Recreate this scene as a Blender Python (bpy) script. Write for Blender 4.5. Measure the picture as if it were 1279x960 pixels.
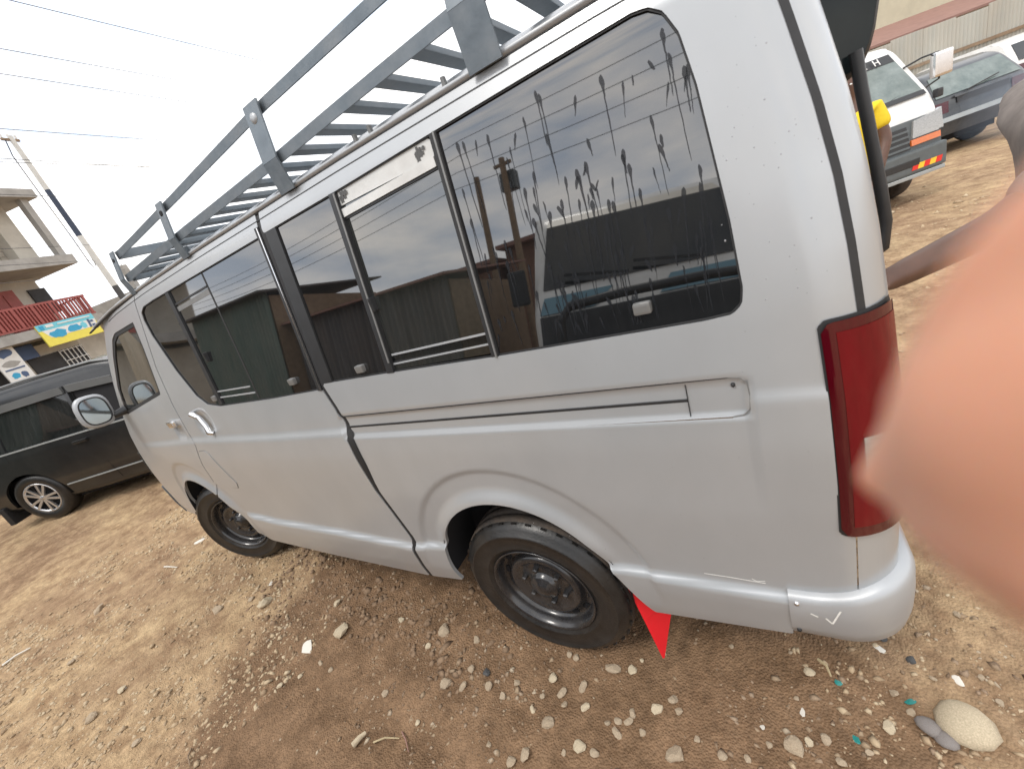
import bpy, bmesh, math, random
import numpy as np
from mathutils import Vector, Matrix

for o in list(bpy.data.objects):
    bpy.data.objects.remove(o)
scene = bpy.context.scene
col = scene.collection
RAD = math.radians

# ------------------------------------------------------------------ camera
CAM = Vector((-0.2935, -0.8508, 1.6165))
RIGHT = Vector((0.84693, 0.41977, -0.32635))
DOWN = Vector((-0.10110, -0.47545, -0.87391))
FWD = Vector((-0.52201, 0.77314, -0.36023))
cd = bpy.data.cameras.new('camera')
cam = bpy.data.objects.new('camera', cd)
col.objects.link(cam)
m3 = Matrix((RIGHT, -DOWN, -FWD)).transposed()
cam.matrix_world = Matrix.Translation(CAM) @ m3.to_4x4()
cd.sensor_width = 36.0
cd.lens = 513.3 / 1279 * 36
cd.clip_start = 0.004
cd.clip_end = 900
cd.dof.use_dof = True
cd.dof.focus_distance = 2.1
cd.dof.aperture_fstop = 5.2
scene.camera = cam

# ------------------------------------------------------------------ sky, sun, exposure
world = bpy.data.worlds.new('World')
scene.world = world
world.use_nodes = True
wn = world.node_tree.nodes
wl = world.node_tree.links
wn.clear()
sky = wn.new('ShaderNodeTexSky')
sky.sky_type = 'NISHITA'
sky.sun_disc = False
sky.sun_elevation = RAD(58)
sky.sun_rotation = RAD(200)
bg1 = wn.new('ShaderNodeBackground'); bg1.inputs[1].default_value = 0.14
bg2 = wn.new('ShaderNodeBackground'); bg2.inputs[1].default_value = 1.22
wtc = wn.new('ShaderNodeTexCoord')
wmap = wn.new('ShaderNodeMapping'); wmap.inputs['Scale'].default_value = (1.0, 1.0, 3.2)
wno = wn.new('ShaderNodeTexNoise'); wno.inputs['Scale'].default_value = 2.1; wno.inputs['Detail'].default_value = 7; wno.inputs['Roughness'].default_value = 0.55
wcr = wn.new('ShaderNodeValToRGB')
wcr.color_ramp.elements[0].position = 0.34; wcr.color_ramp.elements[0].color = (0.80, 0.80, 0.80, 1)
wcr.color_ramp.elements[1].position = 0.60; wcr.color_ramp.elements[1].color = (0.96, 0.96, 0.96, 1)
wno2 = wn.new('ShaderNodeTexNoise'); wno2.inputs['Scale'].default_value = 3.7; wno2.inputs['Detail'].default_value = 6
wcc = wn.new('ShaderNodeValToRGB')
wcc.color_ramp.elements[0].position = 0.35; wcc.color_ramp.elements[0].color = (0.83, 0.92, 1.06, 1)
wcc.color_ramp.elements[1].position = 0.66; wcc.color_ramp.elements[1].color = (1.62, 1.53, 1.42, 1)
wmix = wn.new('ShaderNodeMixShader')
wout = wn.new('ShaderNodeOutputWorld')
wl.new(wtc.outputs['Generated'], wmap.inputs[0])
wl.new(wmap.outputs[0], wno.inputs['Vector'])
wl.new(wmap.outputs[0], wno2.inputs['Vector'])
wl.new(wno.outputs[0], wcr.inputs[0])
wl.new(wno2.outputs[0], wcc.inputs[0])
wl.new(wcc.outputs[0], bg2.inputs[0])
wl.new(sky.outputs[0], bg1.inputs[0])
wl.new(wcr.outputs[0], wmix.inputs[0])
wl.new(bg1.outputs[0], wmix.inputs[1])
wl.new(bg2.outputs[0], wmix.inputs[2])
wl.new(wmix.outputs[0], wout.inputs[0])

sd = bpy.data.lights.new('sun', 'SUN')
sd.energy = 1.3
sd.angle = RAD(14)
sd.color = (1.0, 0.95, 0.88)
sun = bpy.data.objects.new('sun', sd)
col.objects.link(sun)
_el, _az = RAD(58), RAD(200)
sdir = Vector((math.sin(_az) * math.cos(_el), math.cos(_az) * math.cos(_el), math.sin(_el)))
sun.rotation_euler = sdir.to_track_quat('Z', 'Y').to_euler()
sun.location = (0, 0, 30)
vs = scene.view_settings
vs.view_transform = 'Standard'
vs.look = 'None'
vs.gamma = 1.0
vs.exposure = 0.28
vs.use_curve_mapping = False
scene.render.engine = 'CYCLES'

# ------------------------------------------------------------------ materials
MATS = {}
def nd(nt, t, **kw):
    n = nt.nodes.new(t)
    for k, v in kw.items():
        n.inputs[k].default_value = v
    return n

def mat(name, color, rough=0.6, metal=0.0, var=0.12, scale=12.0, bump=0.0, bscale=60.0, spec=0.5,
        coat=0.0, dirt=None, dirt_amt=0.0, dirt_scale=3.0, stretch=(1, 1, 1), sss=0.0, emit=None, coat_rough=0.05, rvar=0.0, ior=None):
    m = bpy.data.materials.new(name)
    m.use_nodes = True
    nt = m.node_tree
    p = nt.nodes['Principled BSDF']
    p.inputs['Roughness'].default_value = rough
    p.inputs['Metallic'].default_value = metal
    p.inputs['Specular IOR Level'].default_value = spec
    if ior: p.inputs['IOR'].default_value = ior
    p.inputs['Coat Weight'].default_value = coat
    p.inputs['Coat Roughness'].default_value = coat_rough
    tc = nd(nt, 'ShaderNodeTexCoord')
    mp = nd(nt, 'ShaderNodeMapping'); mp.inputs['Scale'].default_value = stretch
    nt.links.new(tc.outputs['Object'], mp.inputs[0])
    no = nd(nt, 'ShaderNodeTexNoise', Scale=scale, Detail=6.0, Roughness=0.6)
    nt.links.new(mp.outputs[0], no.inputs['Vector'])
    mr = nd(nt, 'ShaderNodeMapRange')
    mr.inputs[1].default_value = 0.25; mr.inputs[2].default_value = 0.75
    mr.inputs[3].default_value = 1 - var; mr.inputs[4].default_value = 1 + var
    nt.links.new(no.outputs[0], mr.inputs[0])
    mx = nd(nt, 'ShaderNodeMix'); mx.data_type = 'RGBA'; mx.blend_type = 'MULTIPLY'
    mx.inputs[0].default_value = 1.0
    mx.inputs[6].default_value = (*color, 1)
    nt.links.new(mr.outputs[0], mx.inputs[7])
    out = mx.outputs[2]
    if dirt is not None:
        n2 = nd(nt, 'ShaderNodeTexNoise', Scale=dirt_scale, Detail=8.0, Roughness=0.7)
        nt.links.new(mp.outputs[0], n2.inputs['Vector'])
        m2 = nd(nt, 'ShaderNodeMapRange')
        m2.inputs[1].default_value = 0.42; m2.inputs[2].default_value = 0.72
        m2.inputs[3].default_value = 0.0; m2.inputs[4].default_value = dirt_amt
        nt.links.new(n2.outputs[0], m2.inputs[0])
        x2 = nd(nt, 'ShaderNodeMix'); x2.data_type = 'RGBA'
        nt.links.new(m2.outputs[0], x2.inputs[0])
        nt.links.new(out, x2.inputs[6]); x2.inputs[7].default_value = (*dirt, 1)
        out = x2.outputs[2]
    nt.links.new(out, p.inputs['Base Color'])
    if rvar > 0:
        m4 = nd(nt, 'ShaderNodeMapRange')
        m4.inputs[3].default_value = max(0, rough - rvar); m4.inputs[4].default_value = min(1, rough + rvar)
        nt.links.new(no.outputs[0], m4.inputs[0]); nt.links.new(m4.outputs[0], p.inputs['Roughness'])
    if bump > 0:
        n3 = nd(nt, 'ShaderNodeTexNoise', Scale=bscale, Detail=5.0)
        nt.links.new(mp.outputs[0], n3.inputs['Vector'])
        b = nd(nt, 'ShaderNodeBump', Strength=bump, Distance=0.01)
        nt.links.new(n3.outputs[0], b.inputs['Height'])
        nt.links.new(b.outputs[0], p.inputs['Normal'])
    if sss > 0:
        p.inputs['Subsurface Weight'].default_value = sss
        p.inputs['Subsurface Radius'].default_value = (1.0, 0.35, 0.15)
        p.inputs['Subsurface Scale'].default_value = 0.006
    if emit:
        p.inputs['Emission Color'].default_value = (*emit[0], 1); p.inputs['Emission Strength'].default_value = emit[1]
    MATS[name] = m
    return m

DUST = (0.42, 0.33, 0.23)
mat('silver', (0.42, 0.437, 0.450), 0.34, 0.32, 0.05, 5, coat=0.35, coat_rough=0.14, dirt=(0.46, 0.45, 0.44), dirt_amt=0.25, dirt_scale=2.2, stretch=(1, 1, 0.6), bump=0.012, bscale=7)
mat('silver_trim', (0.40, 0.415, 0.43), 0.42, 0.3, 0.05, 8, coat=0.1, dirt=(0.45, 0.42, 0.38), dirt_amt=0.25)
mat('galvanised', (0.165, 0.195, 0.22), 0.5, 0.55, 0.22, 18, bump=0.05, bscale=90, dirt=(0.25, 0.24, 0.23), dirt_amt=0.4, dirt_scale=9, rvar=0.15)
mat('chrome', (0.75, 0.75, 0.76), 0.16, 1.0, 0.05, 20)
mat('rubber', (0.018, 0.018, 0.019), 0.6, 0, 0.25, 30)
mat('black_plastic', (0.022, 0.023, 0.025), 0.42, 0, 0.2, 30)
mat('dark_void', (0.008, 0.008, 0.010), 0.9, 0, 0.2, 5)
mat('tyre', (0.017, 0.0165, 0.016), 0.36, 0, 0.3, 20, bump=0.10, bscale=120, dirt=(0.06, 0.048, 0.038), dirt_amt=0.22, dirt_scale=5, rvar=0.12)
mat('tread', (0.05, 0.043, 0.038), 0.8, 0, 0.3, 25, bump=0.4, bscale=70, dirt=(0.13, 0.088, 0.056), dirt_amt=0.6, dirt_scale=7)
mat('steel_rim', (0.022, 0.022, 0.024), 0.27, 0.1, 0.3, 20, coat=0.4, dirt=(0.10, 0.085, 0.07), dirt_amt=0.3, dirt_scale=12, rvar=0.1)
mat('alloy', (0.62, 0.62, 0.63), 0.3, 0.8, 0.06, 20)
mat('red_flap', (0.78, 0.012, 0.022), 0.45, 0, 0.06, 10)
mat('red_lens', (0.125, 0.001, 0.005), 0.12, 0, 0.2, 40, spec=.3, coat=.15, coat_rough=0.02, stretch=(1, 1, 0.05))
mat('dark_red_lens', (0.065, 0.001, 0.005), 0.1, 0, 0.2, 40, coat=.3, coat_rough=0.02, stretch=(1, 1, 0.05))
mat('clear_lens', (0.34, 0.335, 0.32), 0.15, 0.2, 0.35, 40, coat=1.0, stretch=(1, 1, 4))
mat('amber_lens', (0.65, 0.16, 0.03), 0.2, 0, 0.1, 30, coat=0.6)
mat('frosted', (0.62, 0.62, 0.60), 0.35, 0.1, 0.12, 14, dirt=(0.4, 0.36, 0.32), dirt_amt=0.4)
mat('decal', (0.10, 0.10, 0.10), 0.5, 0, 0.1, 30)
mat('latch', (0.20, 0.20, 0.195), 0.4, 0.2, 0.1, 30)
mat('mirror_glass', (0.55, 0.60, 0.60), 0.05, 1.0, 0.06, 5)
mat('dark_mirror', (0.010, 0.014, 0.015), 0.10, 0.0, 0.3, 12, spec=.25)
mat('scratch_white', (0.8, 0.8, 0.76), 0.7, 0, 0.1, 50)

def glass_mat(name, base, film, film_amt, refl, stretch=(14, 1, 1.2), rough=0.02):
    """dark tinted glass: glossy sheet with a thin uneven film of dust"""
    m = bpy.data.materials.new(name); m.use_nodes = True
    nt = m.node_tree
    p = nt.nodes['Principled BSDF']
    p.inputs['Roughness'].default_value = rough
    p.inputs['IOR'].default_value = refl
    p.inputs['Coat Weight'].default_value = 0.0
    tc = nd(nt, 'ShaderNodeTexCoord')
    mp = nd(nt, 'ShaderNodeMapping'); mp.inputs['Scale'].default_value = stretch
    nt.links.new(tc.outputs['Object'], mp.inputs[0])
    n1 = nd(nt, 'ShaderNodeTexNoise', Scale=3.0, Detail=7.0, Roughness=0.65)
    nt.links.new(mp.outputs[0], n1.inputs['Vector'])
    n2 = nd(nt, 'ShaderNodeTexNoise', Scale=2.0, Detail=4.0)
    nt.links.new(tc.outputs['Object'], n2.inputs['Vector'])
    mu = nd(nt, 'ShaderNodeMath'); mu.operation = 'MULTIPLY'
    nt.links.new(n1.outputs[0], mu.inputs[0]); nt.links.new(n2.outputs[0], mu.inputs[1])
    mr = nd(nt, 'ShaderNodeMapRange')
    mr.inputs[1].default_value = 0.12; mr.inputs[2].default_value = 0.42
    mr.inputs[3].default_value = 0.0; mr.inputs[4].default_value = film_amt
    nt.links.new(mu.outputs[0], mr.inputs[0])
    mx = nd(nt, 'ShaderNodeMix'); mx.data_type = 'RGBA'
    nt.links.new(mr.outputs[0], mx.inputs[0])
    mx.inputs[6].default_value = (*base, 1); mx.inputs[7].default_value = (*film, 1)
    nt.links.new(mx.outputs[2], p.inputs['Base Color'])
    MATS[name] = m
glass_mat('tinted_glass', (0.004, 0.0045, 0.005), (0.14, 0.14, 0.14), 0.06, 2.4)
glass_mat('clearer_glass', (0.010, 0.012, 0.011), (0.18, 0.18, 0.165), 0.10, 2.4)
glass_mat('car_glass', (0.008, 0.010, 0.010), (0.15, 0.15, 0.145), 0.14, 1.6)
glass_mat('screen_glass', (0.10, 0.13, 0.12), (0.32, 0.36, 0.34), 0.6, 1.6, stretch=(2, 2, 2))
m = bpy.data.materials.new('drip'); m.use_nodes = True
p = m.node_tree.nodes['Principled BSDF']
p.inputs['Base Color'].default_value = (0.016, 0.018, 0.022, 1); p.inputs['Roughness'].default_value = 0.55
p.inputs['Specular IOR Level'].default_value = 0.3
tr_ = m.node_tree.nodes.new('ShaderNodeBsdfTransparent'); mx_ = m.node_tree.nodes.new('ShaderNodeMixShader'); mx_.inputs[0].default_value = 0.62
m.node_tree.links.new(tr_.outputs[0], mx_.inputs[1]); m.node_tree.links.new(p.outputs[0], mx_.inputs[2]); m.node_tree.links.new(mx_.outputs[0], m.node_tree.nodes['Material Output'].inputs[0])
MATS['drip'] = m
m = bpy.data.materials.new('water_bead'); m.use_nodes = True
p = m.node_tree.nodes['Principled BSDF']
p.inputs['Base Color'].default_value = (0.42, 0.43, 0.45, 1); p.inputs['Roughness'].default_value = 0.06; p.inputs['Metallic'].default_value = 0.3
MATS['water_bead'] = m

# ------------------------------------------------------------------ helpers
def tag(o, label=None, cat=None, group=None, kind=None):
    if label: o['label'] = label
    if cat: o['category'] = cat
    if group: o['group'] = group
    if kind: o['kind'] = kind
    return o

def empty(name, loc=(0, 0, 0), rz=0.0, rx=0.0, ry=0.0):
    o = bpy.data.objects.new(name, None)
    col.objects.link(o)
    o.empty_display_size = 0.1
    o.location = loc
    o.rotation_euler = (rx, ry, rz)
    return o

def root_of(o):
    while o.parent: o = o.parent
    return o

def adopt(o, parent, world_coords=True):
    o.parent = parent
    if world_coords and parent is not None:
        r = root_of(parent)
        if parent is r:
            o.matrix_parent_inverse = Matrix.Translation(-Vector(r.location))
    return o

def mk(name, verts, faces, mt, parent=None, smooth=False, local=False):
    me = bpy.data.meshes.new(name)
    me.from_pydata([tuple(v) for v in verts], [], [tuple(q) for q in faces])
    me.update()
    if smooth is True:
        me.polygons.foreach_set('use_smooth', [True] * len(me.polygons))
    elif smooth is not False:
        me.polygons.foreach_set('use_smooth', list(smooth))
    o = bpy.data.objects.new(name, me)
    col.objects.link(o)
    if mt: me.materials.append(MATS[mt])
    if parent is not None: adopt(o, parent, not local)
    return o

class MB:
    def __init__(s): s.v = []; s.f = []; s.s = []
    def add(s, vs, fs, smooth=False):
        b = len(s.v); s.v += [tuple(v) for v in vs]
        s.f += [tuple(b + i for i in q) for q in fs]; s.s += [smooth] * len(fs)
        return s
    def box(s, x0, x1, y0, y1, z0, z1, bev=0.0):
        if bev <= 0:
            vs = [(x, y, z) for z in (z0, z1) for y in (y0, y1) for x in (x0, x1)]
            return s.add(vs, [(0, 2, 3, 1), (4, 5, 7, 6), (0, 1, 5, 4), (2, 6, 7, 3), (0, 4, 6, 2), (1, 3, 7, 5)])
        bm = bmesh.new()
        bmesh.ops.create_cube(bm, size=1.0)
        for v in bm.verts:
            v.co = Vector(((x0 + x1) / 2 + v.co.x * (x1 - x0), (y0 + y1) / 2 + v.co.y * (y1 - y0), (z0 + z1) / 2 + v.co.z * (z1 - z0)))
        bmesh.ops.bevel(bm, geom=list(bm.edges), offset=bev, segments=2, affect='EDGES', profile=0.7)
        bm.verts.index_update()
        s.add([v.co[:] for v in bm.verts], [[v.index for v in q.verts] for q in bm.faces], False)
        bm.free(); return s
    def obox(s, c, ax, ay, az):
        c, ax, ay, az = Vector(c), Vector(ax), Vector(ay), Vector(az)
        vs = [c + sx * ax + sy * ay + sz * az for sz in (-1, 1) for sy in (-1, 1) for sx in (-1, 1)]
        return s.add(vs, [(0, 2, 3, 1), (4, 5, 7, 6), (0, 1, 5, 4), (2, 6, 7, 3), (0, 4, 6, 2), (1, 3, 7, 5)])
    def bar(s, a, b, w, h, up=(0, 0, 1)):
        a, b = Vector(a), Vector(b); d = (b - a)
        L = d.length; d /= L
        u = Vector(up); sd_ = d.cross(u).normalized(); u = sd_.cross(d)
        return s.obox((a + b) / 2, d * L / 2, sd_ * w / 2, u * h / 2)
    def tube(s, pts, r, n=8, closed=False, caps=True):
        pts = [Vector(q) for q in pts]; N = len(pts)
        rs = r if isinstance(r, (list, tuple)) else [r] * N
        rings = []; prev = None
        for i, q in enumerate(pts):
            if closed: d = pts[(i + 1) % N] - pts[i - 1]
            else: d = pts[min(i + 1, N - 1)] - pts[max(i - 1, 0)]
            d.normalize()
            if prev is None:
                a = Vector((0, 0, 1)) if abs(d.z) < .9 else Vector((1, 0, 0))
                u = d.cross(a).normalized()
            else:
                u = (prev - d * prev.dot(d)).normalized()
            prev = u; w = d.cross(u)
            rings.append([q + rs[i] * (math.cos(2 * math.pi * k / n) * u + math.sin(2 * math.pi * k / n) * w) for k in range(n)])
        vs = [v for rg in rings for v in rg]; fs = []
        for i in range(N if closed else N - 1):
            j = (i + 1) % N
            for k in range(n):
                fs.append((i * n + k, i * n + (k + 1) % n, j * n + (k + 1) % n, j * n + k))
        s.add(vs, fs, True)
        if caps and not closed:
            s.add(rings[0], [tuple(range(n))[::-1]]); s.add(rings[-1], [tuple(range(n))])
        return s
    def lathe(s, prof, n=48, c=(0, 0, 0), axis='y', smooth=True, closed=False):
        """prof: list of (r, a) along axis"""
        vs = []
        for r, a in prof:
            for k in range(n):
                t = 2 * math.pi * k / n
                if axis == 'y': vs.append((c[0] + r * math.cos(t), c[1] + a, c[2] + r * math.sin(t)))
                elif axis == 'x': vs.append((c[0] + a, c[1] + r * math.cos(t), c[2] + r * math.sin(t)))
                else: vs.append((c[0] + r * math.cos(t), c[1] + r * math.sin(t), c[2] + a))
        fs = []
        for i in range(len(prof) - 1):
            for k in range(n):
                k2 = (k + 1) % n
                q = (i * n + k, i * n + k2, (i + 1) * n + k2, (i + 1) * n + k)
                fs.append(q)
        return s.add(vs, fs, smooth)
    def prism(s, poly, d, origin=(0, 0, 0), ux=(1, 0, 0), uy=(0, 0, 1)):
        """polygon in (ux,uy) plane extruded by vector d"""
        o, ux, uy, d = Vector(origin), Vector(ux), Vector(uy), Vector(d)
        n = len(poly)
        a = [o + x * ux + y * uy for x, y in poly]; b = [q + d for q in a]
        fs = [tuple(range(n))[::-1], tuple(range(n, 2 * n))] + [(i, (i + 1) % n, n + (i + 1) % n, n + i) for i in range(n)]
        return s.add(a + b, fs)
    def build(s, name, mt, parent=None, local=False):
        return mk(name, s.v, s.f, mt, parent, s.s, local)

# value noise on numpy arrays
def _h(ix, iy, seed):
    n = (ix.astype(np.int64) * 374761393 + iy.astype(np.int64) * 668265263 + seed * 974711) & 0x7fffffff
    n = ((n ^ (n >> 13)) * 1274126177) & 0x7fffffff
    return ((n ^ (n >> 16)) & 0xffff) / 65535.0
def vnoise(x, y, seed=0):
    x = np.asarray(x, float); y = np.asarray(y, float)
    ix = np.floor(x); iy = np.floor(y); fx = x - ix; fy = y - iy
    fx = fx * fx * (3 - 2 * fx); fy = fy * fy * (3 - 2 * fy)
    a = _h(ix, iy, seed); b = _h(ix + 1, iy, seed); c = _h(ix, iy + 1, seed); d = _h(ix + 1, iy + 1, seed)
    return a + (b - a) * fx + (c - a) * fy + (a - b - c + d) * fx * fy
def fbm(x, y, o=4, seed=0):
    s = 0; a = .5; t = 0
    for i in range(o):
        s = s + a * vnoise(x * 2 ** i + 17 * i, y * 2 ** i - 9 * i, seed + i); t += a; a *= .5
    return s / t
def sstep(a, b, x):
    t = np.clip((np.asarray(x, float) - a) / (b - a), 0, 1)
    return t * t * (3 - 2 * t)

# signed distances (negative inside)
def sd_poly(X, Z, pts):
    P = np.asarray(pts, float); n = len(P)
    d = np.full(X.shape, 1e9); sg = np.ones(X.shape)
    for i in range(n):
        a = P[i]; b = P[i - 1]
        ex, ez = b - a
        wx, wz = X - a[0], Z - a[1]
        t = np.clip((wx * ex + wz * ez) / (ex * ex + ez * ez), 0, 1)
        d = np.minimum(d, (wx - ex * t) ** 2 + (wz - ez * t) ** 2)
        c1 = Z >= a[1]; c2 = Z < b[1]; c3 = ex * wz > ez * wx
        sg = np.where((c1 & c2 & c3) | (~c1 & ~c2 & ~c3), -sg, sg)
    return sg * np.sqrt(d)
def sd_rbox(X, Z, x0, x1, z0, z1, r=0.0):
    qx = np.abs(X - (x0 + x1) / 2) - (x1 - x0) / 2 + r
    qz = np.abs(Z - (z0 + z1) / 2) - (z1 - z0) / 2 + r
    return np.hypot(np.maximum(qx, 0), np.maximum(qz, 0)) + np.minimum(np.maximum(qx, qz), 0) - r
def sd_ell(X, Z, cx, cz, a, b):
    k = np.hypot((X - cx) / a, (Z - cz) / b)
    return (k - 1) * min(a, b)

def panel(name, g, x0, x1, z0, z1, res, surf, mt, parent, thick=0.015, flip=False, local=False, inward=1.0):
    """sheet y=surf(x,z) over the region g<0, its boundary cut cleanly and folded inwards"""
    xs = np.linspace(x0, x1, max(2, int(round((x1 - x0) / res)) + 1))
    zs = np.linspace(z0, z1, max(2, int(round((z1 - z0) / res)) + 1))
    X, Z = np.meshgrid(xs, zs, indexing='ij')
    G = g(X, Z); G = np.where(np.abs(G) < 1e-6, 1e-6, G)
    ins = G < 0
    nz = len(zs)
    verts = []; vid = {}
    def node(i, j):
        k = (i, j)
        if k not in vid:
            vid[k] = len(verts); verts.append((X[i, j], Z[i, j]))
        return vid[k]
    def cut(a, b):
        if a > b: a, b = b, a
        k = (a, b)
        if k not in vid:
            ga, gb = G[a], G[b]; t = ga / (ga - gb)
            vid[k] = len(verts)
            verts.append((X[a] + (X[b] - X[a]) * t, Z[a] + (Z[b] - Z[a]) * t))
        return vid[k]
    faces = []; edges = []
    cnt = ins[:-1, :-1].astype(int) + ins[1:, :-1] + ins[1:, 1:] + ins[:-1, 1:]
    for i, j in zip(*np.nonzero(cnt)):
        c = [(i, j), (i + 1, j), (i + 1, j + 1), (i, j + 1)]
        if cnt[i, j] == 4:
            faces.append([node(*q) for q in c])
            continue
        poly = []; cm = []
        for k in range(4):
            a, b = c[k], c[(k + 1) % 4]
            if ins[a]: poly.append(node(*a)); cm.append(0)
            if ins[a] != ins[b]: poly.append(cut(a, b)); cm.append(1)
        if len(poly) >= 3:
            faces.append(poly)
            n = len(poly)
            for k in range(n):
                if cm[k] and cm[(k + 1) % n]:
                    edges.append((poly[k], poly[(k + 1) % n]))
    if not verts: return None
    V = np.array(verts)
    Y = surf(V[:, 0], V[:, 1])
    P = [(V[i, 0], Y[i], V[i, 1]) for i in range(len(V))]
    sm = [True] * len(faces)
    if thick:
        dup = {}
        def dv(i, d):
            k = (i, d)
            if k not in dup:
                dup[k] = len(P); P.append((V[i, 0], Y[i] + (thick * inward if d else 0), V[i, 1]))
            return dup[k]
        for a, b in edges:
            faces.append([dv(b, 0), dv(a, 0), dv(a, 1), dv(b, 1)]); sm.append(False)
    if flip: faces = [q[::-1] for q in faces]
    return mk(name, P, faces, mt, parent, sm, local)

def grid_mesh(name, pts, mt, parent=None, smooth=True, flip=False, local=False, closed_u=False):
    """pts[i][j] -> quads"""
    nu = len(pts); nv = len(pts[0])
    vs = [q for row in pts for q in row]; fs = []
    for i in range(nu if closed_u else nu - 1):
        i2 = (i + 1) % nu
        for j in range(nv - 1):
            q = (i * nv + j, i2 * nv + j, i2 * nv + j + 1, i * nv + j + 1)
            fs.append(q[::-1] if flip else q)
    return mk(name, vs, fs, mt, parent, smooth, local)

def copy_tree(o, parent=None):
    c = o.copy(); col.objects.link(c)
    if parent is not None:
        c.parent = parent; c.matrix_parent_inverse = o.matrix_parent_inverse.copy()
    for ch in list(o.children): copy_tree(ch, c)
    return c

def skin_mesh(name, joints, edges, mt, parent=None, root=0, sub=2):
    """joints: list of (x,y,z,rx[,ry]); grown with Skin + Subdivision"""
    me = bpy.data.meshes.new(name)
    me.from_pydata([j[:3] for j in joints], edges, [])
    o = bpy.data.objects.new(name, me); col.objects.link(o)
    me.materials.append(MATS[mt])
    md = o.modifiers.new('skin', 'SKIN'); md.use_smooth_shade = True
    sv = me.skin_vertices[0].data
    for i, j in enumerate(joints):
        sv[i].radius = (j[3], j[4] if len(j) > 4 else j[3]); sv[i].use_root = (i == root)
    s2 = o.modifiers.new('sub', 'SUBSURF'); s2.levels = sub; s2.render_levels = sub
    if parent is not None: adopt(o, parent)
    return o

# ------------------------------------------------------------------ ground
DAMP = [(-2.30, -1.6), (-2.48, -0.9), (-2.72, -0.649), (-2.785, -0.533), (-2.794, -0.34), (-2.839, -0.151), (-2.855, 0.105), (-2.95, 0.5), (-2.6, 1.4),
        (-0.9, 1.5), (-0.45, 0.75), (-0.33, 0.40), (-0.30, 0.30), (-0.171, 0.25), (-0.071, 0.147), (0.0, 0.048), (0.03, -0.1), (0.05, -0.6), (0.0, -1.6)]
def ground_z(x, y, fine=True):
    x = np.asarray(x, float); y = np.asarray(y, float)
    z = 0.10 * sstep(-6.0, -8.6, x)
    far = sstep(2.5, 6.0, np.hypot(x + 1.2, y))
    z = z + 0.03 * (fbm(x * .9, y * .9, 3, 5) - .5)
    # keep the standing places of the van's wheels level
    for cx, cy, h in ((-1.085, .12, 0.0), (-3.5, .15, 0.018), (-1.085, 1.55, 0.0), (-3.5, 1.55, 0.018)):
        k = np.exp(-(((x - cx) / .45) ** 2 + ((y - cy) / .3) ** 2))
        z = z * (1 - k) + h * k
    # old tyre rut running past the rear wheel
    rut = np.exp(-((y + .46 + .05 * np.sin(x * 1.3) + .10 * (x + 1.8)) / .085) ** 2) * sstep(-2.9, -2.5, x) * sstep(-.7, -1.3, x)
    z = z - .014 * rut
    if fine:
        n1 = fbm(x * 6, y * 6, 4, 11)
        z = z + .020 * (n1 - .5)
        cl = fbm(x * 22, y * 22, 3, 23)
        d = damp_val(x, y)
        z = z + (.012 - .006 * d) * np.maximum(cl - .52, 0) * 3.0
        z = z + .006 * rut * (vnoise(x * 55, y * 14, 3) - .5) * 2
        # pushed-up clods by the sill and in front of the rear wheel
        z = z + .050 * np.exp(-(((x + 2.92) / .26) ** 2 + ((y - .16) / .10) ** 2)) * (.5 + n1)
        z = z + .030 * np.exp(-(((x + 1.50) / .12) ** 2 + ((y - .06) / .09) ** 2)) * (.3 + 1.2 * cl)
    return z
def damp_val(x, y):
    d = sd_poly(np.asarray(x, float), np.asarray(y, float), DAMP)
    d = d + .24 * (fbm(np.asarray(x) * 4, np.asarray(y) * 4, 5, 31) - .5)
    return 1 - sstep(-.05, .06, d)
def axis(lo, hi, step, far0, far1, n):
    a = np.arange(lo, hi + 1e-9, step)
    l = lo - step - (lo - far0) * (np.linspace(0, 1, n) ** 3.2)
    h = hi + step + (far1 - hi) * (np.linspace(0, 1, n) ** 3.2)
    return np.concatenate([l[::-1], a, h])
gx = axis(-5.2, 0.9, 0.016, -260, 260, 90)
gy = axis(-1.25, 0.9, 0.016, -260, 260, 90)
GX, GY = np.meshgrid(gx, gy, indexing='ij')
GZ = ground_z(GX, GY)
nx, ny = GX.shape
idx = np.arange(nx * ny).reshape(nx, ny)
gv = np.stack([GX, GY, GZ], -1).reshape(-1, 3)
gf = np.stack([idx[:-1, :-1], idx[1:, :-1], idx[1:, 1:], idx[:-1, 1:]], -1).reshape(-1, 4)
gme = bpy.data.meshes.new('ground')
gme.vertices.add(len(gv)); gme.vertices.foreach_set('co', gv.ravel())
gme.loops.add(gf.size); gme.loops.foreach_set('vertex_index', gf.ravel())
gme.polygons.add(len(gf)); gme.polygons.foreach_set('loop_start', np.arange(0, gf.size, 4)); gme.polygons.foreach_set('loop_total', np.full(len(gf), 4))
gme.update(calc_edges=True)
gme.polygons.foreach_set('use_smooth', [True] * len(gf))
at = gme.attributes.new('damp', 'FLOAT', 'POINT')
at.data.foreach_set('value', damp_val(GX, GY).ravel().astype(np.float32))
ground = bpy.data.objects.new('ground', gme); col.objects.link(ground)
tag(ground, kind='structure')
m = bpy.data.materials.new('dirt'); m.use_nodes = True
nt = m.node_tree; L = nt.links; p = nt.nodes['Principled BSDF']
tc = nd(nt, 'ShaderNodeTexCoord')
na = nd(nt, 'ShaderNodeTexNoise', Scale=1.1, Detail=8.0, Roughness=0.65)
nb = nd(nt, 'ShaderNodeTexNoise', Scale=38.0, Detail=8.0, Roughness=0.7)
nc = nd(nt, 'ShaderNodeTexNoise', Scale=7.0, Detail=6.0, Roughness=0.65)
for n in (na, nb, nc): L.new(tc.outputs['Object'], n.inputs['Vector'])
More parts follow.
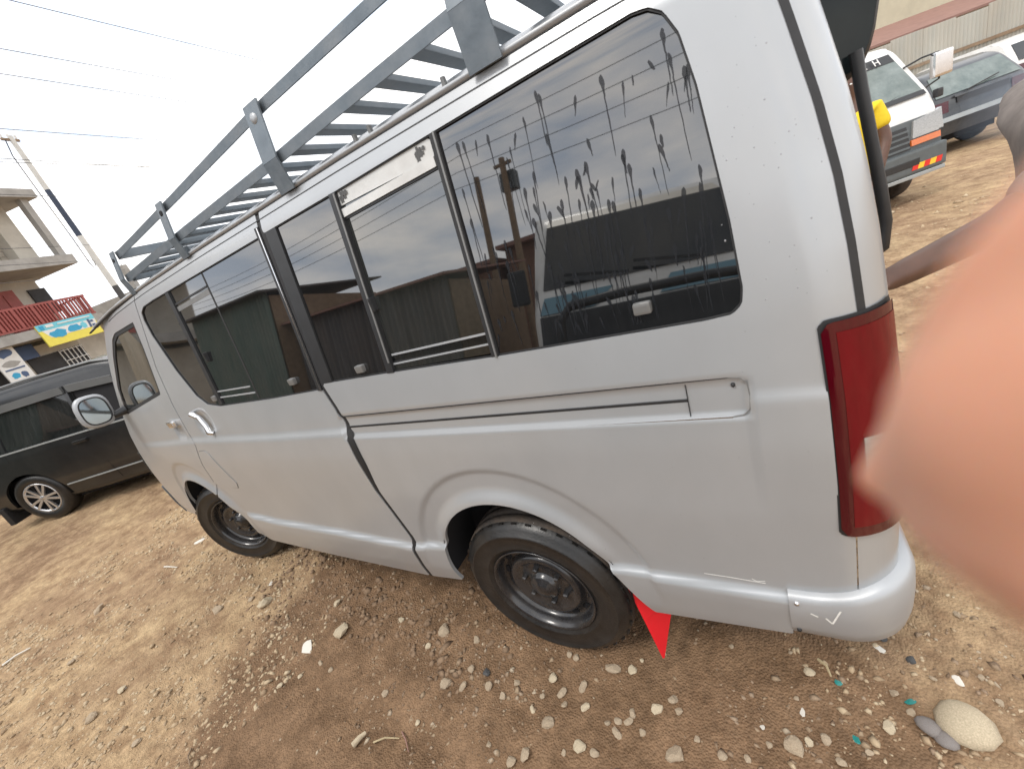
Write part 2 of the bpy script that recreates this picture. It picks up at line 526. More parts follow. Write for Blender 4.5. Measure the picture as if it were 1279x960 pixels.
r1 = nd(nt, 'ShaderNodeValToRGB')
r1.color_ramp.elements[0].position = .36; r1.color_ramp.elements[0].color = (0.285, 0.190, 0.112, 1)
r1.color_ramp.elements[1].position = .62; r1.color_ramp.elements[1].color = (0.47, 0.345, 0.212, 1)
L.new(nc.outputs[0], r1.inputs[0])
r1b = nd(nt, 'ShaderNodeValToRGB')
r1b.color_ramp.elements[0].position = .40; r1b.color_ramp.elements[0].color = (0.78, 0.72, 0.70, 1)
r1b.color_ramp.elements[1].position = .60; r1b.color_ramp.elements[1].color = (1.08, 1.06, 1.0, 1)
L.new(na.outputs[0], r1b.inputs[0])
x0 = nd(nt, 'ShaderNodeMix'); x0.data_type = 'RGBA'; x0.blend_type = 'MULTIPLY'; x0.inputs[0].default_value = 1
L.new(r1.outputs[0], x0.inputs[6]); L.new(r1b.outputs[0], x0.inputs[7])
r2 = nd(nt, 'ShaderNodeValToRGB')
r2.color_ramp.elements[0].position = .36; r2.color_ramp.elements[0].color = (0.150, 0.088, 0.046, 1)
r2.color_ramp.elements[1].position = .66; r2.color_ramp.elements[1].color = (0.260, 0.160, 0.090, 1)
L.new(nc.outputs[0], r2.inputs[0])
av = nd(nt, 'ShaderNodeAttribute'); av.attribute_name = 'damp'
x1 = nd(nt, 'ShaderNodeMix'); x1.data_type = 'RGBA'
L.new(av.outputs['Fac'], x1.inputs[0]); L.new(x0.outputs[2], x1.inputs[6]); L.new(r2.outputs[0], x1.inputs[7])
r3 = nd(nt, 'ShaderNodeMapRange'); r3.inputs[1].default_value = .3; r3.inputs[2].default_value = .7; r3.inputs[3].default_value = .72; r3.inputs[4].default_value = 1.28
L.new(nb.outputs[0], r3.inputs[0])
x2 = nd(nt, 'ShaderNodeMix'); x2.data_type = 'RGBA'; x2.blend_type = 'MULTIPLY'; x2.inputs[0].default_value = 1
L.new(x1.outputs[2], x2.inputs[6]); L.new(r3.outputs[0], x2.inputs[7])
L.new(x2.outputs[2], p.inputs['Base Color'])
r4 = nd(nt, 'ShaderNodeMapRange'); r4.inputs[3].default_value = .95; r4.inputs[4].default_value = .72
L.new(av.outputs['Fac'], r4.inputs[0]); L.new(r4.outputs[0], p.inputs['Roughness'])
p.inputs['Specular IOR Level'].default_value = .3
vo = nd(nt, 'ShaderNodeTexVoronoi', Scale=130.0); L.new(tc.outputs['Object'], vo.inputs['Vector'])
ad = nd(nt, 'ShaderNodeMath'); ad.operation = 'SUBTRACT'; L.new(nb.outputs[0], ad.inputs[0]); L.new(vo.outputs['Distance'], ad.inputs[1])
bp = nd(nt, 'ShaderNodeBump', Strength=0.6, Distance=0.010); L.new(ad.outputs[0], bp.inputs['Height']); L.new(bp.outputs[0], p.inputs['Normal'])
MATS['dirt'] = m
gme.materials.append(m)

# ------------------------------------------------------------------ the silver van
VAN = empty('silver_van', (-2.2, 0.85, 0.0))
tag(VAN, 'silver long passenger van with black tinted windows and black steel wheels', 'van')
W = 1.70
_ZS = [.0, .28, .40, .5, .8, 1.0, 1.13, 1.29, 1.85, 1.95, 2.1]
_YS = [.07, .05, .022, .008, 0, .005, .015, .035, .115, .15, .3]
_zz = np.linspace(0.0, 2.1, 1051)
_yy = np.interp(_zz, _ZS, _YS)
_k = np.hanning(41); _k /= _k.sum()
_ys = np.convolve(np.pad(_yy, 20, mode='edge'), _k, 'valid')
_w = sstep(1.26, 1.34, _zz)
_ys = _ys * (1 - _w) + _yy * _w
def prof(z): return np.interp(z, _zz, _ys)
RR = .13
def xrear(z): return np.interp(z, [.3, .9, 1.1, 1.25, 1.38, 1.5, 1.62, 1.75, 1.85, 1.95, 2.1], [-.060, -.062, -.067, -.075, -.084, -.097, -.117, -.145, -.168, -.19, -.25])
def zgut(x): return np.interp(x, [-4.0, -3.6, -3.17, -2.7, -2.1, -1.6, -1.25, -.5, 0], [1.76, 1.83, 1.872, 1.893, 1.908, 1.915, 1.920, 1.922, 1.915])
def plan(x, z):
    x = np.asarray(x, float)
    y = np.where(x < -2.7, .05 * ((-2.7 - x) / 1.2) ** 2, 0.0)
    t = np.clip(x - xrear(z) + RR, 0, RR * .995)
    return y + np.where(t > 0, RR - np.sqrt(RR * RR - t * t), 0)
ARCH_R = (-1.10, .40, .365, .395)
ARCH_F = (-3.40, .45, .345, .375)
def detail(x, z):
    x = np.asarray(x, float); z = np.asarray(z, float)
    y = np.zeros_like(x)
    # waist crease along doors and tail
    zc = np.interp(x, [-4.2, -2.95, -2.2, -1.68, -.33, 0], [1.06, 1.11, 1.10, 1.103, 1.12, 1.12])
    ck = np.where((x > -1.66) & (x < -.325), 0.0, 1.0)
    y -= np.where(x > -.33, .006, .011) * sstep(zc + .018, zc - .018, z) * ck * sstep(.75, 1.0, z) * np.where(x < -3.6, sstep(-4.1, -3.5, x), 1)
    # sill step
    zs = np.interp(x, [-3.1, -2.78, -2.66, -2.14, -1.64, -1.45, -.72, -.3], [.60, .585, .572, .556, .527, .55, .556, .542])
    y -= .022 * sstep(zs + .008, zs - .014, z) * sstep(-3.05, -2.85, x)
    # flared wheel arches
    for (cx, cz, a, b), fw in ((ARCH_R, .115), (ARCH_F, .11)):
        d = sd_ell(x, z, cx, cz, a, b)
        k = sstep(fw + .008, fw - .008, d)
        y += .009 * k * sstep(.40, .56, z)
        y -= .020 * sstep(.055, .0, d) * sstep(.50, .66, z)
    # sunken strip of the sliding-door rail
    d = sd_rbox(x, z, -1.9, -.322, 1.073, 1.160, .02)
    y += .009 * sstep(.003, -.003, d) * np.where(x > -1.675, 1, 0)
    # recess behind the sliding-door handle
    d = np.hypot((x + 2.755) / .10, (z - 1.20) / .085) - 1
    y += .016 * sstep(.0, -.6, d)
    d = sd_rbox(x, z, -3.16, -3.05, 1.12, 1.20, .02)
    y += .010 * sstep(.01, -.012, d)
    # shallow rim round the windows
    return y
def S(x, z): return prof(z) + plan(x, z) + detail(x, z)
def Soff(o): return lambda x, z: prof(z) + plan(x, z) + o

Q_OPEN = [(-1.73, 1.835), (-1.30, 1.842), (-.907, 1.852), (-.64, 1.858), (-.43, 1.862), (-.402, 1.857), (-.378, 1.839), (-.358, 1.798), (-.342, 1.712), (-.331, 1.604), (-.318, 1.475),
          (-.311, 1.346), (-.316, 1.315), (-.335, 1.298), (-.387, 1.294), (-.592, 1.293), (-.913, 1.292), (-1.327, 1.296), (-1.74, 1.297)]
S_OPEN = [(-1.66, 1.834), (-2.143, 1.825), (-2.669, 1.816), (-2.79, 1.81), (-2.84, 1.79), (-2.855, 1.75), (-2.849, 1.673), (-2.779, 1.48), (-2.698, 1.34), (-2.633, 1.292), (-2.514, 1.272),
          (-2.054, 1.27), (-1.66, 1.277)]
F_OPEN = [(-2.984, 1.77), (-3.303, 1.762), (-3.391, 1.739), (-3.527, 1.656), (-3.767, 1.472), (-3.875, 1.31), (-3.86, 1.296), (-3.105, 1.385), (-3.092, 1.40), (-3.016, 1.631)]
SEAM_R = [(1.95, -1.690), (1.86, -1.690), (1.29, -1.700), (1.20, -1.672), (1.13, -1.655), (1.07, -1.664), (.82, -1.664), (.57, -1.622), (.50, -1.626), (.30, -1.660), (.2, -1.66)]
SEAM_F = [(1.95, -2.80), (1.818, -2.865), (1.523, -2.985), (1.322, -3.012), (1.13, -3.0), (1.085, -2.968), (.946, -3.045), (.83, -3.078), (.76, -3.14), (.55, -3.2), (.2, -3.2)]
def seam(x, z, T):
    zz = [a for a, b in T][::-1]; xx = [b for a, b in T][::-1]
    return x - np.interp(z, zz, xx)
def bottom(x): return np.interp(x, [-4.4, -3.75, -3.05, -2.8, -2.3, -1.66, -1.46, -.74, -.3, 0], [.42, .42, .40, .385, .345, .315, .335, .36, .385, .385])
def lamp_cut(x, z):
    # lamp corner: everything behind this line is lamp / rear corner
    t = x - xrear(z)
    s = np.where(t < -RR, .35 + t, .35 - RR + RR * np.arcsin(np.clip((t + RR) / RR, -1, .9999)))
    g = s - .291
    lamp = np.maximum(np.maximum(s * -1 + .225, z - 1.258), .758 - z)
    g = np.where(z < .80, s - .253, g)
    return np.maximum(g, -lamp)
def quarter_g(x, z):
    g = np.maximum(z - (zgut(x) - .010), bottom(x) - z)
    g = np.maximum(g, -seam(x, z, SEAM_R) + .012)
    g = np.maximum(g, lamp_cut(x, z))
    g = np.maximum(g, -sd_poly(x, z, Q_OPEN))
    g = np.maximum(g, -sd_ell(x, z, *ARCH_R))
    g = np.maximum(g, -np.maximum(np.maximum(x - (-.768 + (.565 - z) * .52), -.95 - x), z - .568))
    bump = np.maximum(-.297 - x, z - .548)
    g = np.maximum(g, -bump)
    return g
quarter = panel('rear_quarter_panel', quarter_g, -1.72, -.02, .28, 1.93, .010, S, 'silver', VAN, .014)
def slide_g(x, z):
    g = np.maximum(z - (zgut(x) - .010), bottom(x) - z)
    g = np.maximum(g, seam(x, z, SEAM_R) + .010)
    g = np.maximum(g, -seam(x, z, SEAM_F) + .004)
    g = np.maximum(g, -sd_poly(x, z, S_OPEN))
    g = np.maximum(g, -sd_ell(x, z, *ARCH_F))
    return g
slide = panel('sliding_door', slide_g, -3.25, -1.60, .28, 1.93, .0105, S, 'silver', VAN, .014)
RF = .15
def xfront(z): return np.interp(z, [.3, .5, .68, .9, 1.15, 1.27, 1.4, 1.5, 1.6, 1.69, 1.8, 1.95], [-4.30, -4.36, -4.40, -4.36, -4.24, -4.15, -4.04, -3.95, -3.84, -3.73, -3.58, -3.38])
def plan_f(x, z):
    t = np.clip(-(x - xfront(z)) + RF, 0, RF * .9)
    return np.where(t > 0, RF - np.sqrt(RF * RF - t * t), 0)
def SF(x, z): return S(x, z) + plan_f(x, z)
def front_g(x, z):
    g = np.maximum(z - (zgut(x) - .010), bottom(x) - z)
    g = np.maximum(g, seam(x, z, SEAM_F) + .004)
    g = np.maximum(g, -(x - xfront(z)) + .10)
    g = np.maximum(g, -sd_poly(x, z, F_OPEN))
    g = np.maximum(g, -sd_ell(x, z, *ARCH_F))
    return g
fdoor = panel('front_door', front_g, -4.42, -2.75, .28, 1.93, .0115, SF, 'silver', VAN, .014)

# black strips in the door gaps
def backing(name, T, hw, dz=.016, z0=.31, z1=1.9, mt='rubber', par=VAN):
    rows = []
    for z in np.linspace(z0, z1, 60):
        xx = np.interp(z, [a for a, b in T][::-1], [b for a, b in T][::-1])
        y = float(prof(z) + plan(xx, z) + detail(np.array([xx]), np.array([z]))[0])
        rows.append([(xx - hw, y + dz, z), (xx - hw * .5, y + dz * .35, z), (xx, y + dz * .2, z), (xx + hw * .5, y + dz * .35, z), (xx + hw, y + dz, z)])
    return grid_mesh(name, rows, mt, par, flip=True)
backing('door_gap_seal', SEAM_R, .020, .010)
backing('door_gap_seal', SEAM_F, .012, .016, .70)

# glass
def glass(name, g, x0, x1, z0, z1, par, off=.007, mt='tinted_glass', f=plan):
    return panel(name, g, x0, x1, z0, z1, .02, (lambda x, z: prof(z) + plan(x, z) + off) if f is plan else f, mt, par, 0)
def band(x, z, P, shrink): return sd_poly(x, z, P) - shrink
glass('rear_window', lambda x, z: np.maximum(band(x, z, Q_OPEN, .02), -.912 - x), -.98, -.29, 1.25, 1.9, quarter)
glass('window_pane', lambda x, z: np.maximum(np.maximum(band(x, z, Q_OPEN, .02), x + 1.315), -1.672 - x), -1.70, -1.25, 1.25, 1.9, quarter)
glass('sliding_pane', lambda x, z: sd_rbox(x, z, -1.318, -.91, 1.30, 1.80), -1.33, -.90, 1.27, 1.82, quarter, .010, 'clearer_glass')
glass('door_window', lambda x, z: np.maximum(band(x, z, S_OPEN, .02), x + 1.702), -2.9, -1.66, 1.24, 1.87, slide)
fw = panel('front_window', lambda x, z: band(x, z, F_OPEN, .02), -3.95, -2.95, 1.25, 1.80, .02, lambda x, z: prof(z) + plan(x, z) + plan_f(x, z) + .007, 'clearer_glass', fdoor, 0)

def gasket(name, P, par, w=.012, off=.003, f=None, x0=0, x1=0):
    xs = [a for a, b in P]; zs = [b for a, b in P]
    sf = f or (lambda x, z: prof(z) + plan(x, z) + off)
    return panel(name, lambda x, z: np.maximum(np.maximum(sd_poly(x, z, P) - .003, -(sd_poly(x, z, P) + w)), np.where(P[0][0] > -1.7, x + 1.705, np.where(P[0][0] > -1.8, -1.675 - x, -1.))), min(xs) - .03, max(xs) + .03, min(zs) - .03, max(zs) + .03, .0042, sf, 'rubber', par, .006)
gasket('window_gasket', Q_OPEN, quarter, .004)
gasket('window_gasket', S_OPEN, slide, .004)
gasket('window_gasket', F_OPEN, fdoor, .020, f=lambda x, z: prof(z) + plan(x, z) + plan_f(x, z) + .003)

def strip(name, pts, w, off, mt, par, h=.006, proud=True):
    """flat moulding lying on the side surface along a polyline of (x,z)"""
    P = np.array(pts, float); mb = MB()
    n = len(P); L = []
    for i in range(n):
        d = P[min(i + 1, n - 1)] - P[max(i - 1, 0)]; d /= np.hypot(*d)
        nrm = np.array([-d[1], d[0]]) * w / 2
        row = []
        for q, o in ((P[i] + nrm, off), (P[i] + nrm, off - h), (P[i] - nrm, off - h), (P[i] - nrm, off)):
            row.append((q[0], float(prof(q[1]) + plan(q[0], q[1])) + o, q[1]))
        L.append(row)
    vs = [v for r_ in L for v in r_]; fs = []
    for i in range(n - 1):
        for k in range(3):
            fs.append((i * 4 + k, i * 4 + k + 1, i * 4 + 4 + k + 1, i * 4 + 4 + k))
    fs += [(0, 1, 2, 3), tuple(4 * (n - 1) + k for k in (3, 2, 1, 0))]
    mb.add(vs, fs)
    return mb.build(name, mt, par)
# dividers of the quarter window and the little sliding window's frame
strip('window_divider', [(-.909, 1.852), (-.912, 1.29)], .022, .012, 'rubber', quarter, .012)
strip('divider_trim', [(-.904, 1.852), (-.907, 1.29)], .005, .0, 'latch', quarter, .004)
strip('window_divider', [(-1.302, 1.842), (-1.322, 1.296)], .030, .012, 'black_plastic', quarter, .014)
strip('divider_trim', [(-1.292, 1.838), (-1.312, 1.33)], .006, -.001, 'latch', quarter, .004)
fl = panel('frosted_strip', lambda x, z: sd_rbox(x, z, -1.298, -.922, 1.802, 1.846, .004), -1.32, -.9, 1.78, 1.86, .01, Soff(.007), 'frosted', quarter, .006)
strip('window_rail', [(-1.288, 1.782), (-.925, 1.793)], .022, .012, 'frosted', quarter, .010)
strip('window_rail', [(-1.290, 1.767), (-.925, 1.779)], .006, .012, 'black_plastic', quarter, .006)
strip('window_rail', [(-1.30, 1.350), (-.924, 1.357)], .006, .014, 'silver_trim', quarter, .006)
strip('window_rail', [(-1.31, 1.334), (-.922, 1.342)], .022, .014, 'black_plastic', quarter, .004)
strip('window_rail', [(-1.31, 1.320), (-.920, 1.327)], .005, .014, 'silver_trim', quarter, .006)
# flower decals at both ends of the frosted strip
random.seed(4)
for cx, cz in ((-1.270, 1.822), (-.965, 1.827)):
    mb = MB()
    for k in range(9):
        a = k * 2.4; rr = .0015 * k + .004 * random.random()
        px, pz = cx + math.cos(a) * rr * 1.2, cz + math.sin(a) * rr
        r0 = .0035 + .0035 * random.random()
        poly = [(px + r0 * math.cos(t * math.pi / 4) * (1.4 if t % 2 else .8), pz + r0 * math.sin(t * math.pi / 4) * (1.3 if t % 3 else .7)) for t in range(8)]
        y0 = float(prof(cz)) + .0062 - .0001 * k
        mb.prism([(a_, b_) for a_, b_ in poly], (0, -.0012, 0), (0, y0, 0))
    mb.build('flower_decal', 'decal', fl)
# sliding-door window bars
strip('window_divider', [(-2.172, 1.822), (-2.162, 1.282)], .010, .012, 'rubber', slide, .006)
strip('window_divider', [(-2.510, 1.815), (-2.496, 1.28)], .032, .012, 'black_plastic', slide, .012)
strip('window_rail', [(-2.50, 1.757), (-2.176, 1.768)], .007, .012, 'black_plastic', slide, .008)
strip('window_rail', [(-2.49, 1.735), (-2.176, 1.747)], .020, .012, 'latch', slide, .006)
strip('window_rail', [(-2.485, 1.342), (-2.19, 1.338)], .006, .012, 'silver_trim', slide, .008)
strip('window_rail', [(-2.485, 1.313), (-2.17, 1.308)], .006, .012, 'silver_trim', slide, .008)
strip('window_pillar', [(-1.708, 1.862), (-1.716, 1.275)], .020, .010, 'black_plastic', slide, .014)
strip('pillar_trim', [(-1.700, 1.86), (-1.707, 1.275)], .005, -.001, 'chrome', slide, .005)
strip('window_pillar', [(-1.640, 1.850), (-1.662, 1.295)], .062, .012, 'black_plastic', quarter, .011)
for (x, z), pr in (((-.505, 1.345), quarter), ((-1.458, 1.327), quarter), ((-1.867, 1.326), slide), ((-2.525, 1.315), slide)):
    y = float(prof(z))
    MB().box(x - .019, x + .019, y - .008, y + .014, z - .013, z + .013, .006).build('window_latch', 'latch', pr)
for x, z, pr in ((-1.296, 1.515, quarter), (-2.425, 1.505, slide)):
    y = float(prof(z))
    MB().box(x - .006, x + .006, y - .008, y + .016, z - .022, z + .022, .004).build('pane_handle', 'black_plastic', pr)
# groove of the sliding-door rail and its closing plate
mb = MB()
rows = []
for x in np.linspace(-1.655, -.447, 40):
    z = 1.114 + .004 * (x + 1.65) / 1.2; y = float(prof(z)) + .007
    rows.append([(x, y + .0012, z - .0045), (x, y + .0002, z - .002), (x, y - .0015, z + .001), (x, y + .0012, z + .004)])
grid_mesh('door_rail', rows, 'rubber', quarter, flip=True)
strip('rail_cap_gap', [(-.446, 1.078), (-.446, 1.158)], .002, .0075, 'rubber', quarter, .002)
for x, z in ((-.352, 1.146),):
    MB().lathe([(0, -.003), (.004, -.002), (.005, .004)], 10, (x, float(prof(z)) + .006, z)).build('screw', 'rubber', quarter)
strip('rail_edge_shading', [(-.36, 1.1655), (-.338, 1.163), (-.326, 1.152), (-.323, 1.12), (-.326, 1.09), (-.338, 1.077), (-.36, 1.073)], .0025, .0035, 'latch', quarter, .002)  # thin grey line drawing the recess's rounded end, too soft in the mesh
strip('rail_edge_shading', [(-1.645, 1.070), (-.93, 1.068), (-.36, 1.073)], .003, .0035, 'chrome', quarter, .0025)  # bright strip painted in as the highlight along the recess's lower edge
strip('rail_edge_shading', [(-1.655, 1.160), (-.36, 1.166)], .003, .0035, 'rubber', quarter, .002)  # dark line drawn in along the recess's upper edge

# roof
xs = np.linspace(-3.62, -.19, 60)
rows = []
for x in xs:
    zg = float(zgut(x)); yl = float(prof(zg)) + .01
    pts = []
    for u, dz in ((0, -.002), (.016, .012), (.034, .024), (.060, .034), (.10, .041), (.16, .048), (.35, .050), (.7, .052)):
        pts.append((x, yl + u, zg + dz))
    pts += [(a, W - b, c) for a, b, c in pts[::-1]]
    rows.append(pts)
roof = grid_mesh('roof', rows, 'silver', VAN)
for side_ in (0, 1):
    rows = []
    for x in np.linspace(-3.52, -.2, 70):
        zg = float(zgut(x)); y = float(prof(zg)) + float(plan(x, zg)) * .5
        q = [(x, y + .010, zg - .010), (x, y - .004, zg - .009), (x, y - .009, zg - .004), (x, y - .009, zg + .002), (x, y - .004, zg + .004), (x, y + .016, zg - .002)]
        if side_: q = [(a, W - b, c) for a, b, c in q]
        rows.append(q)
    grid_mesh('roof_gutter', rows, 'silver_trim', VAN, flip=(side_ == 0))
rows = [[(x, float(prof(zgut(x))) - .0045, float(zgut(x)) - .0105), (x, float(prof(zgut(x))) - .0045, float(zgut(x)) - .0165)] for x in np.linspace(-3.6, -.22, 50)]
rows2 = [[(a, b + .008, c) for a, b, c in r_] for r_ in rows]
grid_mesh('gutter_seal', [[r_[0], r_[1], q[1], q[0]] for r_, q in zip(rows, rows2)], 'rubber', VAN)
strip('body_seam', [(x, float(zgut(x)) - .034) for x in np.linspace(-3.3, -.26, 40)], .003, .001, 'rubber', VAN, .0018)
for x in (-1.12, -1.18, -.86):
    z = float(zgut(x)); MB().box(x - .005, x + .005, float(prof(z)) + .018, float(prof(z)) + .030, z + .008, z + .030, .002).build('roof_clip', 'latch', VAN)

# rear corner, tailgate
def rear_pt(s, z, off=0.0):
    xr = float(xrear(z)); p_ = float(prof(z)); s0 = .35 - RR; s1 = s0 + RR * math.pi / 2
    if s < s0: return (xr - .35 + s, p_ - off, z)
    if s < s1:
        a = (s - s0) / RR
        return (xr - RR + (RR + off) * math.sin(a), p_ + RR - (RR + off) * math.cos(a), z)
    return (xr + off, p_ + RR + s - s1, z)
SEND = .35 - RR + RR * math.pi / 2
def rear_loft(name, sA, sB, z0, z1, off, mt, par, ns=14, nz=30, s_extra=None):
    ss = list(np.linspace(sA, sB, ns)) + (s_extra or [])
    return grid_mesh(name, [[rear_pt(s, z, off) for z in np.linspace(z0, z1, nz)] for s in ss], mt, par, flip=False)
gate_z = np.linspace(.52, 1.91, 40)
def gate_row(s): return [rear_pt(s, z, 0) for z in gate_z]
rows = [gate_row(s) for s in list(np.linspace(.302, SEND, 12)) + [.50, .56]]
mir = [[(a, W - b, c) for a, b, c in r_] for r_ in rows[::-1]]
tail = grid_mesh('tailgate', rows + mir, 'silver', VAN)
rows = [[(x_, y_, z_) for (x_, y_, z_) in [(float(xrear(z)) + .004, y, z) for z in np.linspace(1.30, 1.80, 8)]] for y in np.linspace(.28, W - .28, 6)]
grid_mesh('tailgate_window', rows, 'tinted_glass', tail)
# black rubber between body and tailgate
rear_loft('tailgate_seal', .2895, .3055, 1.25, 1.90, .001, 'rubber', VAN, 3, 30)
rear_loft('rear_corner_panel', .256, SEND, .50, .758, 0, 'silver', VAN, 12, 12)
# tail lamp
def lamp_pt(s, z, o=.006):
    # rounded corners of the lens by inset near its rim
    return rear_pt(s, z, o)
LS0, LS1, LZ0, LZ1 = .227, .376, .762, 1.256
def lamp_loft(name, a, b, z0, z1, off, mt, par, corner=.02, ns=16, nz=40, m=0.0):
    rows = []
    for i in range(ns):
        u = i / (ns - 1); s = a + (b - a) * u
        e = max(0.0, min(s - LS0 + m, LS1 + m - s))
        c_ = 0.0
        if corner and e < corner: c_ = corner - math.sqrt(max(0, corner ** 2 - (corner - e) ** 2))
        rows.append([rear_pt(s, z, off - (.004 if (i in (0, ns - 1) and (s in (LS0, LS1))) else 0)) for z in np.linspace(max(z0, LZ0 - m + c_), min(z1, LZ1 + m - c_ + .004 * u), nz)])
    return grid_mesh(name, rows, mt, par)
lamp = lamp_loft('tail_lamp', LS0, LS1, LZ0, LZ1, .009, 'dark_red_lens', VAN)
tag(lamp, 'tall dark red tail lamp wrapped round the rear corner')
lamp_loft('lamp_lens', .248, .364, .79, 1.236, .0100, 'red_lens', lamp, 0, 10, 30)
lamp_loft('reversing_lens', .270, .345, .925, 1.015, .013, 'clear_lens', lamp, 0, 8, 16)
lamp_loft('lamp_gasket', LS0 - .004, LS1 + .006, LZ0 - .004, LZ1 + .005, .0030, 'rubber', lamp, m=.005)
# bumper
def bumper_rows(sA, sB, ns):
    rows = []
    for s in np.linspace(sA, sB, ns):
        k = sstep(.16, .34, s)
        top = .556 + .045 * k; bot = .395 + .0 * k - .012 * math.sin(math.pi * min(1, s / .5))
        r_ = []
        for off, zf in ((-.01, 1.0), (.010, .988), (.019, .95), (.025, .88), (.027, .6), (.026, .30), (.021, .10), (.008, .02), (-.02, 0)):
            r_.append(rear_pt(s, bot + (top - bot) * zf, off + .005 * float(k) * (1 if off > 0 else 0)))
        rows.append(r_)
    return rows
rb = bumper_rows(.112, .52, 30)
rb2 = [[(a, W - b, c) for a, b, c in r_] for r_ in rb[::-1]]
bumper = grid_mesh('rear_bumper', rb + rb2, 'silver_trim', VAN, flip=True)
for z in (.535, .42):
    q = rear_pt(.128, z, .026)
    MB().lathe([(0, -.003), (.005, -.002), (.006, .004)], 10, q).build('screw', 'rubber' if z < .5 else 'chrome', bumper)
# scuffs
def scuff(name, pts, w, par, off, f):
    mb = MB()
    for a, b in zip(pts[:-1], pts[1:]):
        a_, b_ = Vector(f(*a, off)), Vector(f(*b, off)); d = (b_ - a_).normalized(); u = d.cross(Vector((0, 1, 0))).normalized() * w / 2
        mb.add([a_ - u, b_ - u, b_ + u, a_ + u], [(0, 1, 2, 3)])
    return mb.build(name, 'scratch_white', par)
def side_pt(x, z, off): return (x, float(S(np.array([x]), np.array([z]))[0]) - off, z)
scuff('scratch', [(-.49, .575), (-.42, .572), (-.345, .566)], .0025, quarter, .0006, side_pt)
scuff('scratch', [(-.375, .578), (-.365, .570), (-.345, .574)], .002, quarter, .0006, side_pt)
scuff('scuff_mark', [(.185, .50), (.198, .48), (.215, .535)], .004, bumper, .0285, rear_pt)
scuff('scuff_mark', [(.155, .51), (.170, .50)], .004, bumper, .0285, rear_pt)

# nose, windscreen, right-hand side, underbody
nose_z = list(np.linspace(.38, 1.80, 34))
def front_pt(a, z, off=0):
    """a: 0..1 around the left corner, then across"""
    xf = float(xfront(z)); y0 = float(SF(np.array([xf + RF]), np.array([z]))[0])
    if a <= 1:
        t = a * math.pi / 2
        return (xf + RF - (RF + off) * math.sin(t), y0 + (RF) - (RF + off) * math.cos(t), z)
    return (xf - off, y0 + RF + (a - 1) * (W / 2 - y0 - RF), z)
al = list(np.linspace(.30, 1, 9)) + [1.25, 1.6, 2.0]
rows = [[front_pt(a, z) for z in nose_z] for a in al]
rows += [[(x, W - y, z) for x, y, z in r_] for r_ in rows[-2::-1]]
nose = grid_mesh('front_panel', rows, 'silver', VAN, flip=True)
rows = [[front_pt(a, z, .004) for z in np.linspace(1.22, 1.76, 14)] for a in [.75, .85, .95, 1.0, 1.3, 1.7, 2.0]]
rows += [[(x, W - y, z) for x, y, z in r_] for r_ in rows[-2::-1]]
grid_mesh('windscreen', rows, 'tinted_glass', nose, flip=True)
for sgn in (0, 1):
    rows = [[front_pt(a, z, .010) for z in np.linspace(.80, .99, 8)] for a in np.linspace(.34, 1.15, 10)]
    if sgn: rows = [[(x, W - y, z) for x, y, z in r_] for r_ in rows]
    grid_mesh('headlamp', rows, 'clear_lens', nose, flip=not sgn)
rows = [[front_pt(a, z, .03) for z in np.linspace(.40, .66, 8)] for a in list(np.linspace(.45, 1, 7)) + [1.5, 2.0]]
rows += [[(x, W - y, z) for x, y, z in r_] for r_ in rows[-2::-1]]
grid_mesh('front_bumper', rows, 'silver_trim', nose, flip=True)
def right_g(x, z):
    g = np.maximum(z - (zgut(x) - .008), bottom(x) - z)
    g = np.maximum(g, -(x - xfront(z)) + .12)
    g = np.maximum(g, x - xrear(z) + .06)
    g = np.maximum(g, -sd_ell(x, z, *ARCH_R)); g = np.maximum(g, -sd_ell(x, z, *ARCH_F))
    return np.maximum(g, -sd_rbox(x, z, -2.9, -.33, 1.29, 1.85, .05))
def SR(x, z): return W - S(x, z) - plan_f(x, z)
rside = panel('side_panel', right_g, -4.4, -.05, .28, 1.93, .03, SR, 'silver', VAN, .014, flip=True, inward=-1)
panel('window_band', lambda x, z: sd_rbox(x, z, -2.93, -.30, 1.26, 1.88, .05), -3, -.25, 1.25, 1.9, .04, lambda x, z: W - prof(z) - .012 - plan(x, z), 'tinted_glass', rside, 0, flip=True)
ub = MB()
ub.box(-4.15, -.20, .22, W - .22, .30, .62)
ub.box(-3.0, -1.55, .06, W - .06, .40, 1.22)
ub.box(-.70, -.20, .10, W - .10, .46, 1.2)
ub.box(-4.0, -.30, .30, W - .30, .62, 1.25)
ub.build('underbody', 'dark_void', VAN)
for cx, cz, a, b in (ARCH_R, ARCH_F):
    for sgn in (0, 1):
        rows = []
        for t in np.linspace(RAD(-3), RAD(183), 30):
            x, z = cx + (a + .012) * math.cos(t), cz + (b + .012) * math.sin(t)
            y0 = float(S(np.array([cx]), np.array([.8]))[0]) + .016
            r_ = [(x, y0, z), (x, .2, z), (x, .38, z), (cx + .05 * math.cos(t), .39, cz + .05 * math.sin(t))]
            if sgn: r_ = [(q[0], W - q[1], q[2]) for q in r_]
            rows.append(r_)
        grid_mesh('wheel_well', rows, 'dark_void', VAN, flip=bool(sgn))

